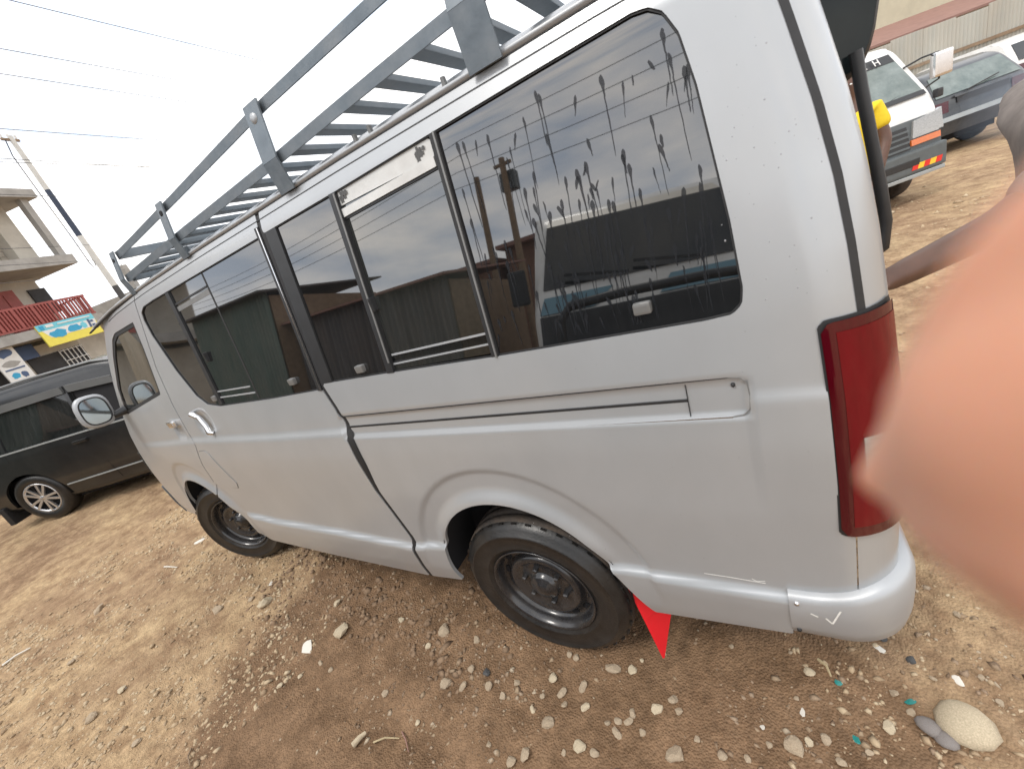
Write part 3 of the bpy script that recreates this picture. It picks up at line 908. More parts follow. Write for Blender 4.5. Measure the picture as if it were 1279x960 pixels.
# door handles, fuel flap, badge of paint repairs
hs = MB()
P = [(-2.812, 1.262), (-2.795, 1.262), (-2.765, 1.235), (-2.735, 1.185), (-2.715, 1.150), (-2.705, 1.140)]
hs.tube([(x, float(S(np.array([x]), np.array([z]))[0]) - (.004 if i in (0, 5) else .022), z) for i, (x, z) in enumerate(P)], [.012, .014, .013, .013, .014, .011], 10)
hs.build('door_handle', 'chrome', slide)
y = float(SF(np.array([-3.12]), np.array([1.22]))[0])
MB().box(-3.165, -3.085, y - .022, y + .004, 1.195, 1.235, .010).build('door_handle', 'chrome', fdoor)
MB().box(-3.11, -3.085, y - .026, y - .018, 1.20, 1.23, .003).build('lock_barrel', 'chrome', fdoor)
ff = [(-2.965, 1.035), (-2.90, 1.04), (-2.87, 1.02), (-2.80, .83), (-2.82, .80), (-2.88, .80), (-2.905, .82)]
panel('fuel_flap', lambda x, z: sd_poly(x, z, ff) - .006, -3.0, -2.76, .77, 1.07, .008, lambda x, z: S(x, z) - .0025, 'silver', slide, .004)
panel('flap_gap', lambda x, z: sd_poly(x, z, ff) - .010, -3.0, -2.76, .76, 1.08, .008, lambda x, z: S(x, z) - .0006, 'latch', slide, .0)

# wheels
def wheel(loc, steer, mirror=False):
    w = empty('wheel', loc); w.parent = VAN
    w.matrix_parent_inverse = Matrix.Translation(-Vector(VAN.location))
    w.rotation_euler = (0, RAD(random.uniform(0, 40)), steer + (math.pi if mirror else 0))
    w.rotation_mode = 'ZYX' if False else 'XYZ'
    t = MB()
    t.lathe([(.196, .012), (.204, .003), (.222, -.005), (.224, -.0075), (.228, -.0075), (.230, -.006), (.262, -.013), (.284, -.0135), (.286, -.016), (.291, -.016), (.293, -.0125), (.312, -.002), (.324, .012), (.329, .022)], 72)
    tt = t.build('tyre', 'tyre', w, True)
    t = MB()
    prof_ = [(.329, .022), (.334, .030), (.337, .052), (.330, .055), (.330, .061), (.338, .064), (.340, .093), (.332, .096), (.332, .103), (.340, .106), (.339, .135), (.331, .138), (.331, .144), (.337, .147), (.334, .175), (.322, .195), (.29, .21), (.2, .2)]
    t.lathe(prof_, 72)
    t.build('tread', 'tread', tt, True)
    t = MB()
    for k in range(36):
        a = 2 * math.pi * k / 36
        t.obox((.326 * math.cos(a), .0155, .326 * math.sin(a)), (-.010 * math.sin(a), 0, .010 * math.cos(a)), (0, .004, 0), (.0045 * math.cos(a), -.002, .0045 * math.sin(a)))
    t.build('shoulder_lug', 'tyre', tt, True)['kind'] = 'stuff'
    t = MB()
    t.lathe([(.200, .014), (.206, .000), (.203, -.004), (.196, .002), (.190, .014), (.186, .030), (.183, .050), (.170, .052), (.158, .050), (.150, .046), (.146, .034), (.139, .025), (.128, .023), (.118, .027), (.108, .034), (.070, .037), (.060, .034), (.056, .022), (.050, .014), (.034, .011), (.030, .004), (.012, .001), (0, .001)], 64)
    rim = t.build('rim', 'steel_rim', w, True)
    t = MB()
    for k in range(14):
        a = 2 * math.pi * k / 14
        c, s_ = math.cos(a), math.sin(a)
        MB().obox((.169 * c, .0505, .169 * s_), (-.016 * s_, 0, .016 * c), (0, .002, 0), (.008 * c, 0, .008 * s_)).build('vent_hole', 'dark_void', rim, True)
    for k in range(6):
        a = 2 * math.pi * k / 6 + .3
        MB().lathe([(0, -.022), (.006, -.021), (.0105, -.016), (.0115, .002)], 6, (.084 * math.cos(a), .036, .084 * math.sin(a)), smooth=False).build('lug_nut', 'steel_rim', rim, True)
    return w
random.seed(2)
wheel((-1.085, .025, .337), 0.0)
wheel((-3.50, .105, .357), -RAD(0) + .33)
wheel((-1.085, W - .025, .337), 0.0, True)
wheel((-3.50, W - .10, .357), .30, True)
# red mud flap
mf = MB()
A = [(-.752, .028, .545), (-.700, .026, .185), (-.696, .026, .118), (-.652, .050, .335), (-.70, .10, .55)]
o_ = Vector((.006, .004, 0))
top = [Vector(q) for q in [(-.752, .016, .56), (-.733, .014, .45), (-.712, .014, .30), (-.690, .018, .105)]]
back = [Vector(q) for q in [(-.66, .12, .56), (-.64, .12, .45), (-.62, .12, .34), (-.640, .10, .29)]]
vs = top + back + [q + o_ for q in top] + [q + o_ for q in back]
fs = []
for i in range(3):
    fs += [(i, i + 1, 5 + i, 4 + i), (8 + i, 12 + i, 13 + i, 9 + i), (i, 8 + i, 9 + i, i + 1), (4 + i, 5 + i, 13 + i, 12 + i)]
fs += [(0, 4, 12, 8), (3, 11, 15, 7)]
mf.add(vs, fs)
fl_ = mf.build('mud_flap', 'red_flap', VAN); tag(fl_, 'bright red mud flap hanging behind the rear wheel')

# door mirror
mm = MB()
cx, cy, cz = -3.86, -.035, 1.395
ov = []
for d, sc in ((.0, .80), (-.004, .93), (-.014, 1.0), (-.045, 1.0), (-.085, .85), (-.11, .5), (-.118, .05)):
    ring = []
    for k in range(28):
        t = 2 * math.pi * k / 28
        c, s_ = math.cos(t), math.sin(t)
        ex = 2 / 2.9
        yy = .082 * sc * math.copysign(abs(c) ** ex, c); zz = .105 * sc * math.copysign(abs(s_) ** ex, s_)
        ring.append((cx + d, cy + yy + .12 * (zz) , cz + zz - .15 * yy))
    ov.append(ring)
vs = [q for r_ in ov for q in r_]
fs = [(i * 28 + k, (i + 1) * 28 + k, (i + 1) * 28 + (k + 1) % 28, i * 28 + (k + 1) % 28) for i in range(len(ov) - 1) for k in range(28)]
mm.add(vs, fs, True)
dm = mm.build('door_mirror', 'silver_trim', VAN)
mg = MB(); mg.add([(x - .003, y, z) for x, y, z in ov[0]], [tuple(range(28))]); mg.build('mirror_glass', 'mirror_glass', dm)
mg = MB(); mg.tube([(x - .001, y, z) for x, y, z in ov[0]], .004, 6, closed=True); mg.build('mirror_rim', 'rubber', dm)
MB().tube([(-3.89, .0, 1.33), (-3.88, .05, 1.325), (-3.86, .10, 1.33)], [.022, .024, .03], 10).build('mirror_foot', 'black_plastic', dm)
MB().prism([(-3.905, 1.30), (-3.80, 1.30), (-3.80, 1.40)], (0, -.012, 0), (0, .105, 0)).build('mirror_sail', 'black_plastic', dm)
# rear-corner mirror on its stay
rm = MB()
ov = []
cx, cy, cz = -.080, .50, 1.765
for d, sc in ((-.055, .05), (-.045, .55), (-.02, .9), (.02, 1.0), (.035, .98), (.040, .90)):
    ring = []
    for k in range(24):
        t = 2 * math.pi * k / 24; c, s_ = math.cos(t), math.sin(t); ex = 2 / 3.0
        a = .062 * sc * math.copysign(abs(c) ** ex, c); b = .135 * sc * math.copysign(abs(s_) ** ex, s_)
        ring.append((cx + a + .12 * b, cy - d + .02 * a, cz + b))
    ov.append(ring)
vs = [q for r_ in ov for q in r_]
rm.add(vs, [(i * 24 + k, i * 24 + (k + 1) % 24, (i + 1) * 24 + (k + 1) % 24, (i + 1) * 24 + k) for i in range(len(ov) - 1) for k in range(24)], True)
rmo = rm.build('rear_mirror', 'black_plastic', VAN)
g_ = MB(); g_.add([(x, y + .0005, z) for x, y, z in ov[-1]], [tuple(range(24))]); g_.build('mirror_glass', 'dark_mirror', rmo)
st = MB()
st.tube([(-.066, .43, 1.68), (-.058, .43, 1.61), (-.036, .43, 1.46), (-.026, .43, 1.39), (-.018, .43, 1.32), (-.020, .44, 1.26), (-.075, .45, 1.22)], [.012] * 7, 8)
st.build('mirror_stay', 'black_plastic', rmo)

# rain streaks on the rear window and beads on the paint
random.seed(11)
mb = MB()
def drip(x, z, length, hw):
    tau_dx = random.uniform(-.012, .012)
    us = [0, .003, .007, .012, .018, .026, .036]; us = [q for q in us if q < length * .9]
    us += list(np.linspace(us[-1] + .004, max(length, us[-1] + .006), 9)); n = len(us); L_, R_ = [], []
    for i, q in enumerate(us):
        head = math.exp(-((q - .012) / .010) ** 2)
        wv = hw * (.42 + .75 * head) * (1 - .45 * q / us[-1]) * (1 if i else .25)
        if i > 6: wv *= random.uniform(.75, 1.2)
        if i == n - 1: wv *= .4
        xx = x + tau_dx * q / us[-1] + random.uniform(-.0007, .0007); zz = z - q
        y = float(prof(zz) + plan(xx, zz)) + .007 - .0011
        L_.append((xx - wv, y, zz)); R_.append((xx + wv, y, zz))
    vs = L_ + R_
    mb.add(vs, [(i, n + i, n + i + 1, i + 1)[::-1] for i in range(n - 1)])
for k in range(170):
    x = random.uniform(-.89, -.35); z = 1.84 - .5 * random.random() ** .8
    if x < -.70 and random.random() < .35: continue
    L_ = random.uniform(.02, .20) * (1 if random.random() < .7 else .25)
    if z - L_ < 1.31: L_ = z - 1.31
    if L_ > .012: drip(x, z, L_, random.uniform(.0016, .0048))
mb.build('rain_streaks', 'drip', quarter)['kind'] = 'stuff'
mb = MB()
def bead(x, z, r, surf_y):
    vs = [(x, surf_y - r * .55, z)]
    for k in range(6):
        t = k * math.pi / 3; vs.append((x + r * math.cos(t), surf_y, z + r * 1.15 * math.sin(t)))
    mb.add(vs, [(0, 1 + k, 1 + (k + 1) % 6)[::-1] for k in range(6)], True)
for k in range(60):
    x = random.uniform(-.34, -.17); z = random.uniform(1.30, 1.88)
    bead(x, z, random.uniform(.0008, .0022), float(S(np.array([x]), np.array([z]))[0]) + .0002)
for k in range(60):
    x = random.uniform(-1.0, -.2); z = random.uniform(.62, 1.28)
    bead(x, z, random.uniform(.0006, .0015), float(S(np.array([x]), np.array([z]))[0]) + .0002)
mb.build('rain_beads', 'water_bead', quarter)['kind'] = 'stuff'

# ------------------------------------------------------------------ roof rack
RACK = empty('roof_rack', (-1.5, .15, 1.9))
tag(RACK, 'galvanised steel roof rack with slatted floor bolted on the silver van', 'roof rack')
def zlow(x): return float(np.interp(x, [-2.9, -2.76, -2.17, -1.48, -1.1, -.76, -.2], [1.945, 1.950, 1.972, 1.992, 2.010, 2.022, 2.035]))
def ztop(x): return float(np.interp(x, [-2.9, -2.7, -2.15, -1.43, -.91, -.2], [2.050, 2.058, 2.088, 2.130, 2.142, 2.15]))
X0, X1 = -2.80, -.30
def rail(name, zf, y, h, t, lip):
    for sgn in (0, 1):
        mb = MB(); N = 12
        xs = np.linspace(X0, X1, N)
        for a, b in zip(xs[:-1], xs[1:]):
            ya = y if not sgn else W - y
            s_ = 1 if not sgn else -1
            mb.bar((a, ya, zf(a)), (b, ya, zf(b)), t, h)
            mb.bar((a, ya + s_ * lip / 2, zf(a) + h / 2 - t / 2), (b, ya + s_ * lip / 2, zf(b) + h / 2 - t / 2), lip, t * .98)
        mb.build(name, 'galvanised', RACK)
rail('top_rail', ztop, .150, .028, .005, .035)
rail('floor_rail', zlow, .128, .030, .005, .035)
x = -.76; sl = [-.40, -.52, -.64, -.762]
while x > -2.7:
    x -= .128; sl.append(x)
for x in sl:
    z = zlow(x)
    MB().box(x - .022, x + .022, .132, W - .132, z - .012, z + .004, .002).build('slat', 'galvanised', RACK)
for yy in (.55, 1.15):
    mb = MB(); mb.bar((X0, yy, zlow(X0) - .026), (X1, yy, zlow(X1) - .026), .03, .022); mb.build('floor_bearer', 'galvanised', RACK)
for xq, w in ((-2.815, .045), (-2.215, .050), (-1.478, .070), (-.728, .084)):
    for sgn in (0, 1):
        zb, zl, zt = float(zgut(xq)) - .012, zlow(xq), ztop(xq) + .020
        f = (lambda y: y) if not sgn else (lambda y: W - y)
        pts = [(f(.122), zb), (f(.112), zl), (f(.138), zt)]
        mb = MB()
        for (ya, za), (yb, zb_) in zip(pts[:-1], pts[1:]):
            mb.bar((xq, ya, za), (xq, yb, zb_), w, .006, up=(0, 1, 0))
        mb.build('rack_post', 'galvanised', RACK)
        if not sgn:
            MB().lathe([(0, -.004), (.011 if xq != -1.478 else .014, -.004), (.012 if xq != -1.478 else .015, .0)], 16, (xq - .0, .1295, zt - .040)).build('bolt_hole', 'dark_void' if xq != -1.478 else 'silver_trim', RACK)
for zf in (ztop, zlow):
    for xx in (X0, X1):
        mb = MB(); mb.bar((xx, .15, zf(xx)), (xx, W - .15, zf(xx)), .035, .035); mb.build('end_rail', 'galvanised', RACK)
for sy in (.17, W - .17):
    MB().bar((-2.30, sy, zlow(-2.3) - .02), (-2.30, sy + .001, 1.925), .03, .03, up=(1, 0, 0)).build('rack_foot', 'galvanised', RACK)

# ------------------------------------------------------------------ generic vehicle shell (local coordinates, visible side at y = 0)
mat('mpv_paint', (0.016, 0.017, 0.018), 0.28, 0.2, 0.12, 6, coat=0.5, coat_rough=0.08, dirt=(0.07, 0.065, 0.06), dirt_amt=0.3, dirt_scale=2.5)
mat('mpv_trim', (0.16, 0.165, 0.165), 0.35, 0.2, 0.08, 6)
mat('white_paint', (0.74, 0.74, 0.72), 0.35, 0, 0.06, 5, coat=0.3, dirt=(0.4, 0.35, 0.28), dirt_amt=0.35)
mat('wagon_paint', (0.035, 0.042, 0.050), 0.35, 0.2, 0.15, 6, coat=0.4, dirt=(0.14, 0.13, 0.12), dirt_amt=0.4)
mat('grey_plastic', (0.10, 0.115, 0.12), 0.5, 0, 0.12, 12)
mat('grey_bumper', (0.34, 0.36, 0.36), 0.45, 0.1, 0.1, 8)
mat('blue_paint', (0.14, 0.27, 0.34), 0.4, 0, 0.08, 8)
mat('beige_paint', (0.62, 0.58, 0.50), 0.4, 0, 0.08, 8)
mat('yellow_tape', (0.85, 0.55, 0.04), 0.4, 0, 0.08, 20)
mat('red_tape', (0.72, 0.03, 0.02), 0.4, 0, 0.08, 20)

def resample(P, step):
    P = np.array(P + [P[0]], float); out = []
    for a, b in zip(P[:-1], P[1:]):
        n = max(1, int(round(np.hypot(*(b - a)) / step)))
        out += [a + (b - a) * k / n for k in range(n)]
    out = np.array(out)
    for _ in range(3):
        out = .25 * np.roll(out, 1, 0) + .5 * out + .25 * np.roll(out, -1, 0)
    return out
def shell(root, outline, Wd, pf, holes, mt, res=.03, r=.05, mats_skin=None):
    """side panels with openings plus the wrapped skin between them"""
    P = resample(outline, .05)
    area = 0.5 * np.sum(P[:, 0] * np.roll(P[:, 1], -1) - np.roll(P[:, 0], -1) * P[:, 1])
    if area < 0: P = P[::-1]
    T = np.roll(P, -1, 0) - np.roll(P, 1, 0); T /= np.hypot(T[:, 0], T[:, 1])[:, None]
    Nn = np.stack([T[:, 1], -T[:, 0]], 1)
    def g(x, z):
        q = sd_poly(x, z, P) + r
        for h in holes: q = np.maximum(q, -h(x, z))
        return q
    x0, z0 = P.min(0) - .02; x1, z1 = P.max(0) + .02
    side = panel('side_panel', g, x0, x1, z0, z1, res, lambda x, z: pf(z), mt, root, .03, local=True)
    side2 = panel('side_panel', g, x0, x1, z0, z1, res, lambda x, z: Wd - pf(z), mt, root, .03, flip=True, local=True, inward=-1)
    rows = []
    for q, n in zip(P, Nn):
        row = []
        for k in range(5):
            a = k / 4 * math.pi / 2
            c = q - n * r * (1 - math.sin(a)); row.append((c[0], float(pf(q[1])) + r * (1 - math.cos(a)), c[1]))
        row += [(a, Wd - b, c) for a, b, c in row[::-1]]
        rows.append(row)
    skin = grid_mesh('body_shell', rows, mt, root, True, flip=True, local=True, closed_u=True)
    return side, side2, skin
def small_wheel(root, x, y, z, R_, kind, spokes=10, mirror=False):
    w = empty('wheel', (x, y, z)); w.parent = root
    if mirror: w.rotation_euler = (0, 0, math.pi)
    rr = R_ * .64
    MB().lathe([(rr, .012), (rr * 1.05, -.004), (R_ * .85, -.010), (R_ * .95, .004), (R_, .03), (R_, .17), (R_ * .93, .19), (rr, .19)], 40).build('tyre', 'tyre', w, True)
    if kind == 'alloy':
        rim = MB().lathe([(rr, .010), (rr * 1.0, .0), (rr * .94, .002), (rr * .92, .05), (rr * .2, .06)], 40)
        rim = rim.build('rim', 'dark_void', w, True)
        MB().lathe([(rr * .90, .012), (rr * .95, -.003), (rr * 1.01, -.002), (rr * 1.01, .02)], 40).build('rim_edge', 'alloy', rim, True)
        MB().lathe([(0, .0), (rr * .16, .002), (rr * .2, .02), (rr * .2, .05)], 20).build('hub_cap', 'alloy', rim, True)
        for k in range(spokes):
            a = 2 * math.pi * k / spokes + .2; da = .10 if k % 2 else -.10
            c0, s0, c1, s1 = math.cos(a), math.sin(a), math.cos(a + da), math.sin(a + da)
            MB().bar((rr * .14 * c0, .012, rr * .14 * s0), (rr * .94 * c1, .008, rr * .94 * s1), rr * .13, .02, up=(0, 1, 0)).build('spoke', 'alloy', rim, True)
    else:
        MB().lathe([(rr, .010), (rr * .97, .0), (rr * .9, .03), (rr * .6, .04), (rr * .4, .02), (0, .015)], 32).build('rim', 'steel_rim', w, True)
    return w

# ------------------------------------------------------------------ dark people carrier beyond the van's nose
MPV = empty('people_carrier', (-8.20, -.03, 0.10), RAD(32.5), 0, RAD(2.6))
tag(MPV, 'dark grey people carrier with alloy wheels parked before the balcony building', 'car')
mo = [(-.80, .26), (-.93, .45), (-.97, .9), (-.93, 1.08), (-.80, 1.50), (-.66, 1.64), (-.2, 1.70), (.6, 1.71), (1.4, 1.69), (2.0, 1.58), (2.8, 1.10), (3.3, 1.0), (3.58, .82), (3.66, .5), (3.5, .22), (2.0, .20), (.8, .20), (-.3, .22)]
def mpf(z): return np.interp(z, [.2, .5, .9, 1.0, 1.6, 1.75], [.05, .0, .0, .015, .16, .22])
mwin = [[(-.72, 1.02), (-.02, 1.00), (-.02, 1.47), (-.62, 1.44)], [(.03, 1.0), (1.02, .985), (.98, 1.475), (.03, 1.475)], [(1.12, .98), (2.25, .97), (2.25, 1.06), (1.72, 1.42), (1.08, 1.475)]]
march = [lambda x, z: sd_ell(x, z, 0, .31, .375, .375), lambda x, z: sd_ell(x, z, 2.75, .31, .375, .375)]
mh = [(lambda P: (lambda x, z: sd_poly(x, z, P) - .0))(P) for P in mwin] + march
ms, ms2, msk = shell(MPV, mo, 1.70, mpf, mh, 'mpv_paint', .025, .06)
for i, P in enumerate(mwin):
    xs = [a for a, b in P]; zs = [b for a, b in P]
    panel('window', (lambda P: lambda x, z: sd_poly(x, z, P) - .02)(P), min(xs) - .04, max(xs) + .04, min(zs) - .04, max(zs) + .04, .04, lambda x, z: mpf(z) + .012, 'car_glass' if i < 2 else 'dark_void', ms, 0, local=True)
    panel('window', (lambda P: lambda x, z: sd_poly(x, z, P) - .02)(P), min(xs) - .04, max(xs) + .04, min(zs) - .04, max(zs) + .04, .06, lambda x, z: 1.70 - mpf(z) - .012, 'car_glass', ms2, 0, flip=True, local=True)
def lstrip(name, a, b, w, h, mt, par, pf):
    n = 8; mb = MB()
    for k in range(n):
        u0, u1 = k / n, (k + 1) / n
        q0 = (a[0] + (b[0] - a[0]) * u0, a[1] + (b[1] - a[1]) * u0); q1 = (a[0] + (b[0] - a[0]) * u1, a[1] + (b[1] - a[1]) * u1)
        mb.bar((q0[0], float(pf(q0[1])) - h / 2, q0[1]), (q1[0], float(pf(q1[1])) - h / 2, q1[1]), h, w)
    return mb.build(name, mt, par, True)
lstrip('belt_trim', (-.75, .995), (2.3, .955), .018, .01, 'grey_bumper', MPV, mpf)
lstrip('sill_trim', (.40, .40), (2.4, .40), .014, .012, 'grey_bumper', MPV, mpf)
lstrip('window_visor', (-.02, 1.492), (1.0, 1.492), .085, .030, 'mpv_trim', MPV, mpf)
lstrip('window_visor', (1.06, 1.492), (1.62, 1.45), .085, .034, 'mpv_trim', MPV, mpf)
lstrip('window_visor', (-.62, 1.47), (-.06, 1.492), .06, .026, 'mpv_trim', MPV, mpf)
mb = MB(); mb.tube([(-.55, .22, 1.665), (-.2, .23, 1.712), (.6, .23, 1.722), (1.4, .23, 1.70), (1.9, .24, 1.60)], .016, 8); mb.build('roof_rail', 'mpv_trim', MPV, True)
lstrip('pillar', (1.05, 1.48), (1.08, .98), .06, .006, 'black_plastic', ms, mpf)
for x in (.92, -.30):
    MB().box(x - .09, x + .09, -.03, .005, .86, .895, .01).build('door_handle', 'mpv_paint', ms, True)
for x in (1.04, .0):
    lstrip('door_gap', (x, .96), (x, .28), .006, .002, 'rubber', ms, mpf)
MB().box(-.57, -.50, .0, .24, .10, .34, .008).build('mud_flap', 'rubber', MPV, True)
MB().box(-.5, 3.3, .15, 1.55, .16, .60).build('underbody', 'dark_void', MPV, True)
for x in (0, 2.75):
    small_wheel(MPV, x, .02, .325, .325, 'alloy'); small_wheel(MPV, x, 1.68, .325, .325, 'alloy', mirror=True)
MB().box(-.99, -.90, .05, .30, .75, 1.05, .02).build('tail_lamp', 'red_lens', MPV, True)
mb = MB(); mb.box(1.93, 2.06, -.20, -.02, .98, 1.12, .03); mb.build('door_mirror', 'mpv_paint', MPV, True)
MB().add([(2.02, .24, 1.585), (2.76, .12, 1.13), (2.76, 1.58, 1.13), (2.02, 1.46, 1.585)], [(0, 1, 2, 3)]).build('windscreen', 'car_glass', MPV, True)

# ------------------------------------------------------------------ white forward-control truck behind the van
TRK = empty('white_truck', (0.50, 6.12, 0.0), RAD(33.4))
tag(TRK, 'white truck with dark grey nose and striped bumper tape facing the yard', 'truck')
TW = 1.70
# profile across depth: (y, z) outline of the cab side, front at small y
to = [(.02, .36), (-.02, .45), (-.02, .66), (.02, 1.05), (.12, 1.27), (.50, 1.85), (.62, 1.93), (.9, 1.97), (1.9, 1.97), (1.95, 1.9), (1.95, .45), (1.2, .40), (.6, .40)]
rows = []
P = resample(to, .05)
for y, z in P:
    row = []
    inn = .0 if z < 1.25 else (z - 1.25) * .13
    for k in range(5):
        a = k / 4 * math.pi / 2
        row.append((inn + .06 * (1 - math.sin(a)) * 0 + .06 * (1 - math.cos(a)), y + .05 * (1 - math.sin(a)) * (1 if y < .6 else 0), z))
    row += [(TW - a, b, c) for a, b, c in row[::-1]]
    rows.append(row)
cab = grid_mesh('cab', rows, 'white_paint', TRK, True, flip=False, local=True, closed_u=True)
for sx in (0, 1):
    pol = [(y, z) for y, z in P[::2]]
    vs = [((.0 if z < 1.25 else (z - 1.25) * .13) if not sx else TW - (.0 if z < 1.25 else (z - 1.25) * .13), y + (.05 if y < .6 else 0), z) for y, z in pol]
    mk('cab_side', vs, [tuple(range(len(vs)))[::-1] if sx else tuple(range(len(vs)))], 'white_paint', cab, False, True)
def front_quad(name, pts, mt, par, off=.012, t=.01):
    """pts: (x,z) on the sloping front"""
    ys = lambda z: float(np.interp(z, [.3, .45, .66, 1.05, 1.27, 1.85, 1.93], [.02, -.02, -.02, .02, .12, .50, .62]))
    P_ = [Vector((x, ys(z) - off, z)) for x, z in pts]
    n = len(P_); d = Vector((0, t, 0))
    return mk(name, P_ + [q + d for q in P_], [tuple(range(n))[::-1], tuple(range(n, 2 * n))] + [(i, (i + 1) % n, n + (i + 1) % n, n + i) for i in range(n)], mt, par, False, True)
ws = front_quad('windscreen', [(.10, 1.30), (TW - .10, 1.30), (TW - .20, 1.84), (.20, 1.84)], 'screen_glass', TRK, .014)
front_quad('sun_strip', [(.19, 1.74), (TW - .19, 1.74), (TW - .205, 1.842), (.205, 1.842)], 'black_plastic', ws, .020, .005)
for sx in (0, 1):
    xq = lambda z: (max(0, z - 1.25) * .13 - .006) if not sx else TW - max(0, z - 1.25) * .13 + .006
    sw = [(.50, 1.28), (1.45, 1.26), (1.45, 1.80), (.80, 1.80)]
    mk('side_window', [(xq(z), y, z) for y, z in sw], [(0, 1, 2, 3) if not sx else (3, 2, 1, 0)], 'car_glass', cab, False, True)
    xx = -.006 if not sx else TW + .006
    mk('door_gap', [(xx, 1.50, .5), (xx, 1.515, .5), (xx, 1.515, 1.85), (xx, 1.50, 1.85)], [(0, 1, 2, 3)], 'rubber', cab, False, True)
    MB().box(xx - .02, xx + .02, 1.28, 1.44, 1.12, 1.16, .006).build('door_handle', 'black_plastic', cab, True)
front_quad('cowl', [(.08, 1.255), (TW - .08, 1.255), (TW - .09, 1.31), (.09, 1.31)], 'black_plastic', TRK, .018, .02)
for x in (.45, 1.15):
    MB().bar((x, .13, 1.30), (x + .42, .20, 1.385), .012, .012).build('wiper', 'black_plastic', TRK, True)
front_quad('nose_band', [(.0, .64), (TW, .64), (TW - .01, 1.02), (.01, 1.02)], 'grey_plastic', TRK, .012, .02)
front_quad('grille', [(.42, .68), (TW - .42, .68), (TW - .46, .96), (.46, .96)], 'black_plastic', TRK, .022, .02)
for k in range(4):
    z = .70 + k * .065
    front_quad('grille_slat', [(.44, z), (TW - .44, z), (TW - .44, z + .022), (.44, z + .022)], 'grey_plastic', TRK, .034, .02)
for x0_, x1_ in ((.05, .40), (TW - .40, TW - .05)):
    front_quad('headlamp', [(x0_, .80), (x1_, .80), (x1_, 1.03), (x0_ + .03, 1.0)], 'clear_lens', TRK, .034, .03)
    front_quad('indicator', [(x0_ - .02, .715), (x1_ + .02, .715), (x1_ + .02, .785), (x0_ - .02, .785)], 'amber_lens', TRK, .036, .03)
front_quad('corner_lamp', [(TW - .048, .81), (TW + .02, .81), (TW + .01, 1.05), (TW - .048, 1.03)], 'clear_lens', TRK, .028, .05)
bmp = MB().box(-.02, TW + .02, -.09, .12, .38, .66, .03).build('bumper', 'grey_plastic', TRK, True)
MB().box(.35, TW - .35, -.094, .0, .47, .56, .01).build('bumper_opening', 'black_plastic', bmp, True)
for x0_ in (.06, TW - .46):
    for k in range(5):
        a = x0_ + k * .08
        front = [(a, .425), (a + .08, .425), (a + .10, .495), (a + .02, .495)]
        mk('tape_stripe', [(x, -.0935, z) for x, z in front], [(0, 1, 2, 3)], 'yellow_tape' if k % 2 else 'red_tape', bmp, False, True)
MB().box(-.01, TW + .01, -.085, .10, .325, .375, .012).build('lower_bar', 'grey_bumper', TRK, True)
for x in (.02, TW - .20):
    w = empty('wheel', (x + .24, .62, .31), math.pi / 2); w.parent = TRK
    MB().lathe([(.19, .02), (.27, 0), (.305, .03), (.31, .06), (.31, .18), (.29, .21), (.19, .2)], 32).build('tyre', 'tread', w, True)
    MB().lathe([(.19, .02), (.15, .05), (0, .04)], 24).build('rim', 'steel_rim', w, True)
mb = MB(); mb.tube([(TW - .14, .34, 1.62), (TW + .02, .26, 1.66), (TW + .20, .22, 1.66), (TW + .22, .22, 1.60), (TW + .22, .22, 1.36), (TW + .05, .26, 1.30)], .012, 6); mb.build('mirror_bracket', 'black_plastic', TRK, True)
mo_ = MB().box(TW + .10, TW + .34, .16, .24, 1.38, 1.66, .03).build('wing_mirror', 'chrome', TRK, True)
MB().box(TW + .02, TW + .10, .05, .12, 1.16, 1.26, .02).build('nose_mirror', 'black_plastic', TRK, True)
MB().box(.05, TW - .05, 1.9, 4.6, .70, .82).build('load_bed', 'grey_plastic', TRK, True)
MB().box(.0, .04, 1.95, 4.6, .82, 1.25).build('bed_side', 'white_paint', TRK, True)
MB().box(TW - .04, TW, 1.95, 4.6, .82, 1.25).build('bed_side', 'white_paint', TRK, True)
MB().box(.5, TW - .5, .4, 4.4, .42, .62).build('chassis', 'dark_void', TRK, True)
for x in (.02, TW - .02):
    w = empty('wheel', (x, 3.7, .33), math.pi / 2 if x < .5 else -math.pi / 2); w.parent = TRK
    MB().lathe([(.19, .02), (.29, 0), (.325, .03), (.33, .06), (.33, .3), (.19, .3)], 32).build('tyre', 'tread', w, True)
    MB().lathe([(.19, .02), (.15, .07), (0, .06)], 24).build('rim', 'steel_rim', w, True)
def text_part(name, body, size, mt, par, loc, rot, local=True, ext=.002):
    cu = bpy.data.curves.new(name, 'FONT'); cu.body = body; cu.size = size; cu.extrude = ext; cu.align_x = 'CENTER'; cu.align_y = 'CENTER'
    tmp = bpy.data.objects.new(name, cu); col.objects.link(tmp)
    dg = bpy.context.evaluated_depsgraph_get()
    me = bpy.data.meshes.new_from_object(tmp.evaluated_get(dg))
    bpy.data.objects.remove(tmp)
    me.materials.clear(); me.materials.append(MATS[mt])
    o = bpy.data.objects.new(name, me); col.objects.link(o)
    o.parent = par; o.location = loc; o.rotation_euler = rot
    return o
text_part('lettering', 'H', .13, 'white_paint', ws, (TW / 2 + .42, .413, 1.79), (RAD(57), 0, 0))
text_part('lettering', 'K', .13, 'white_paint', ws, (TW / 2 + .24, .413, 1.79), (RAD(57), 0, 0))

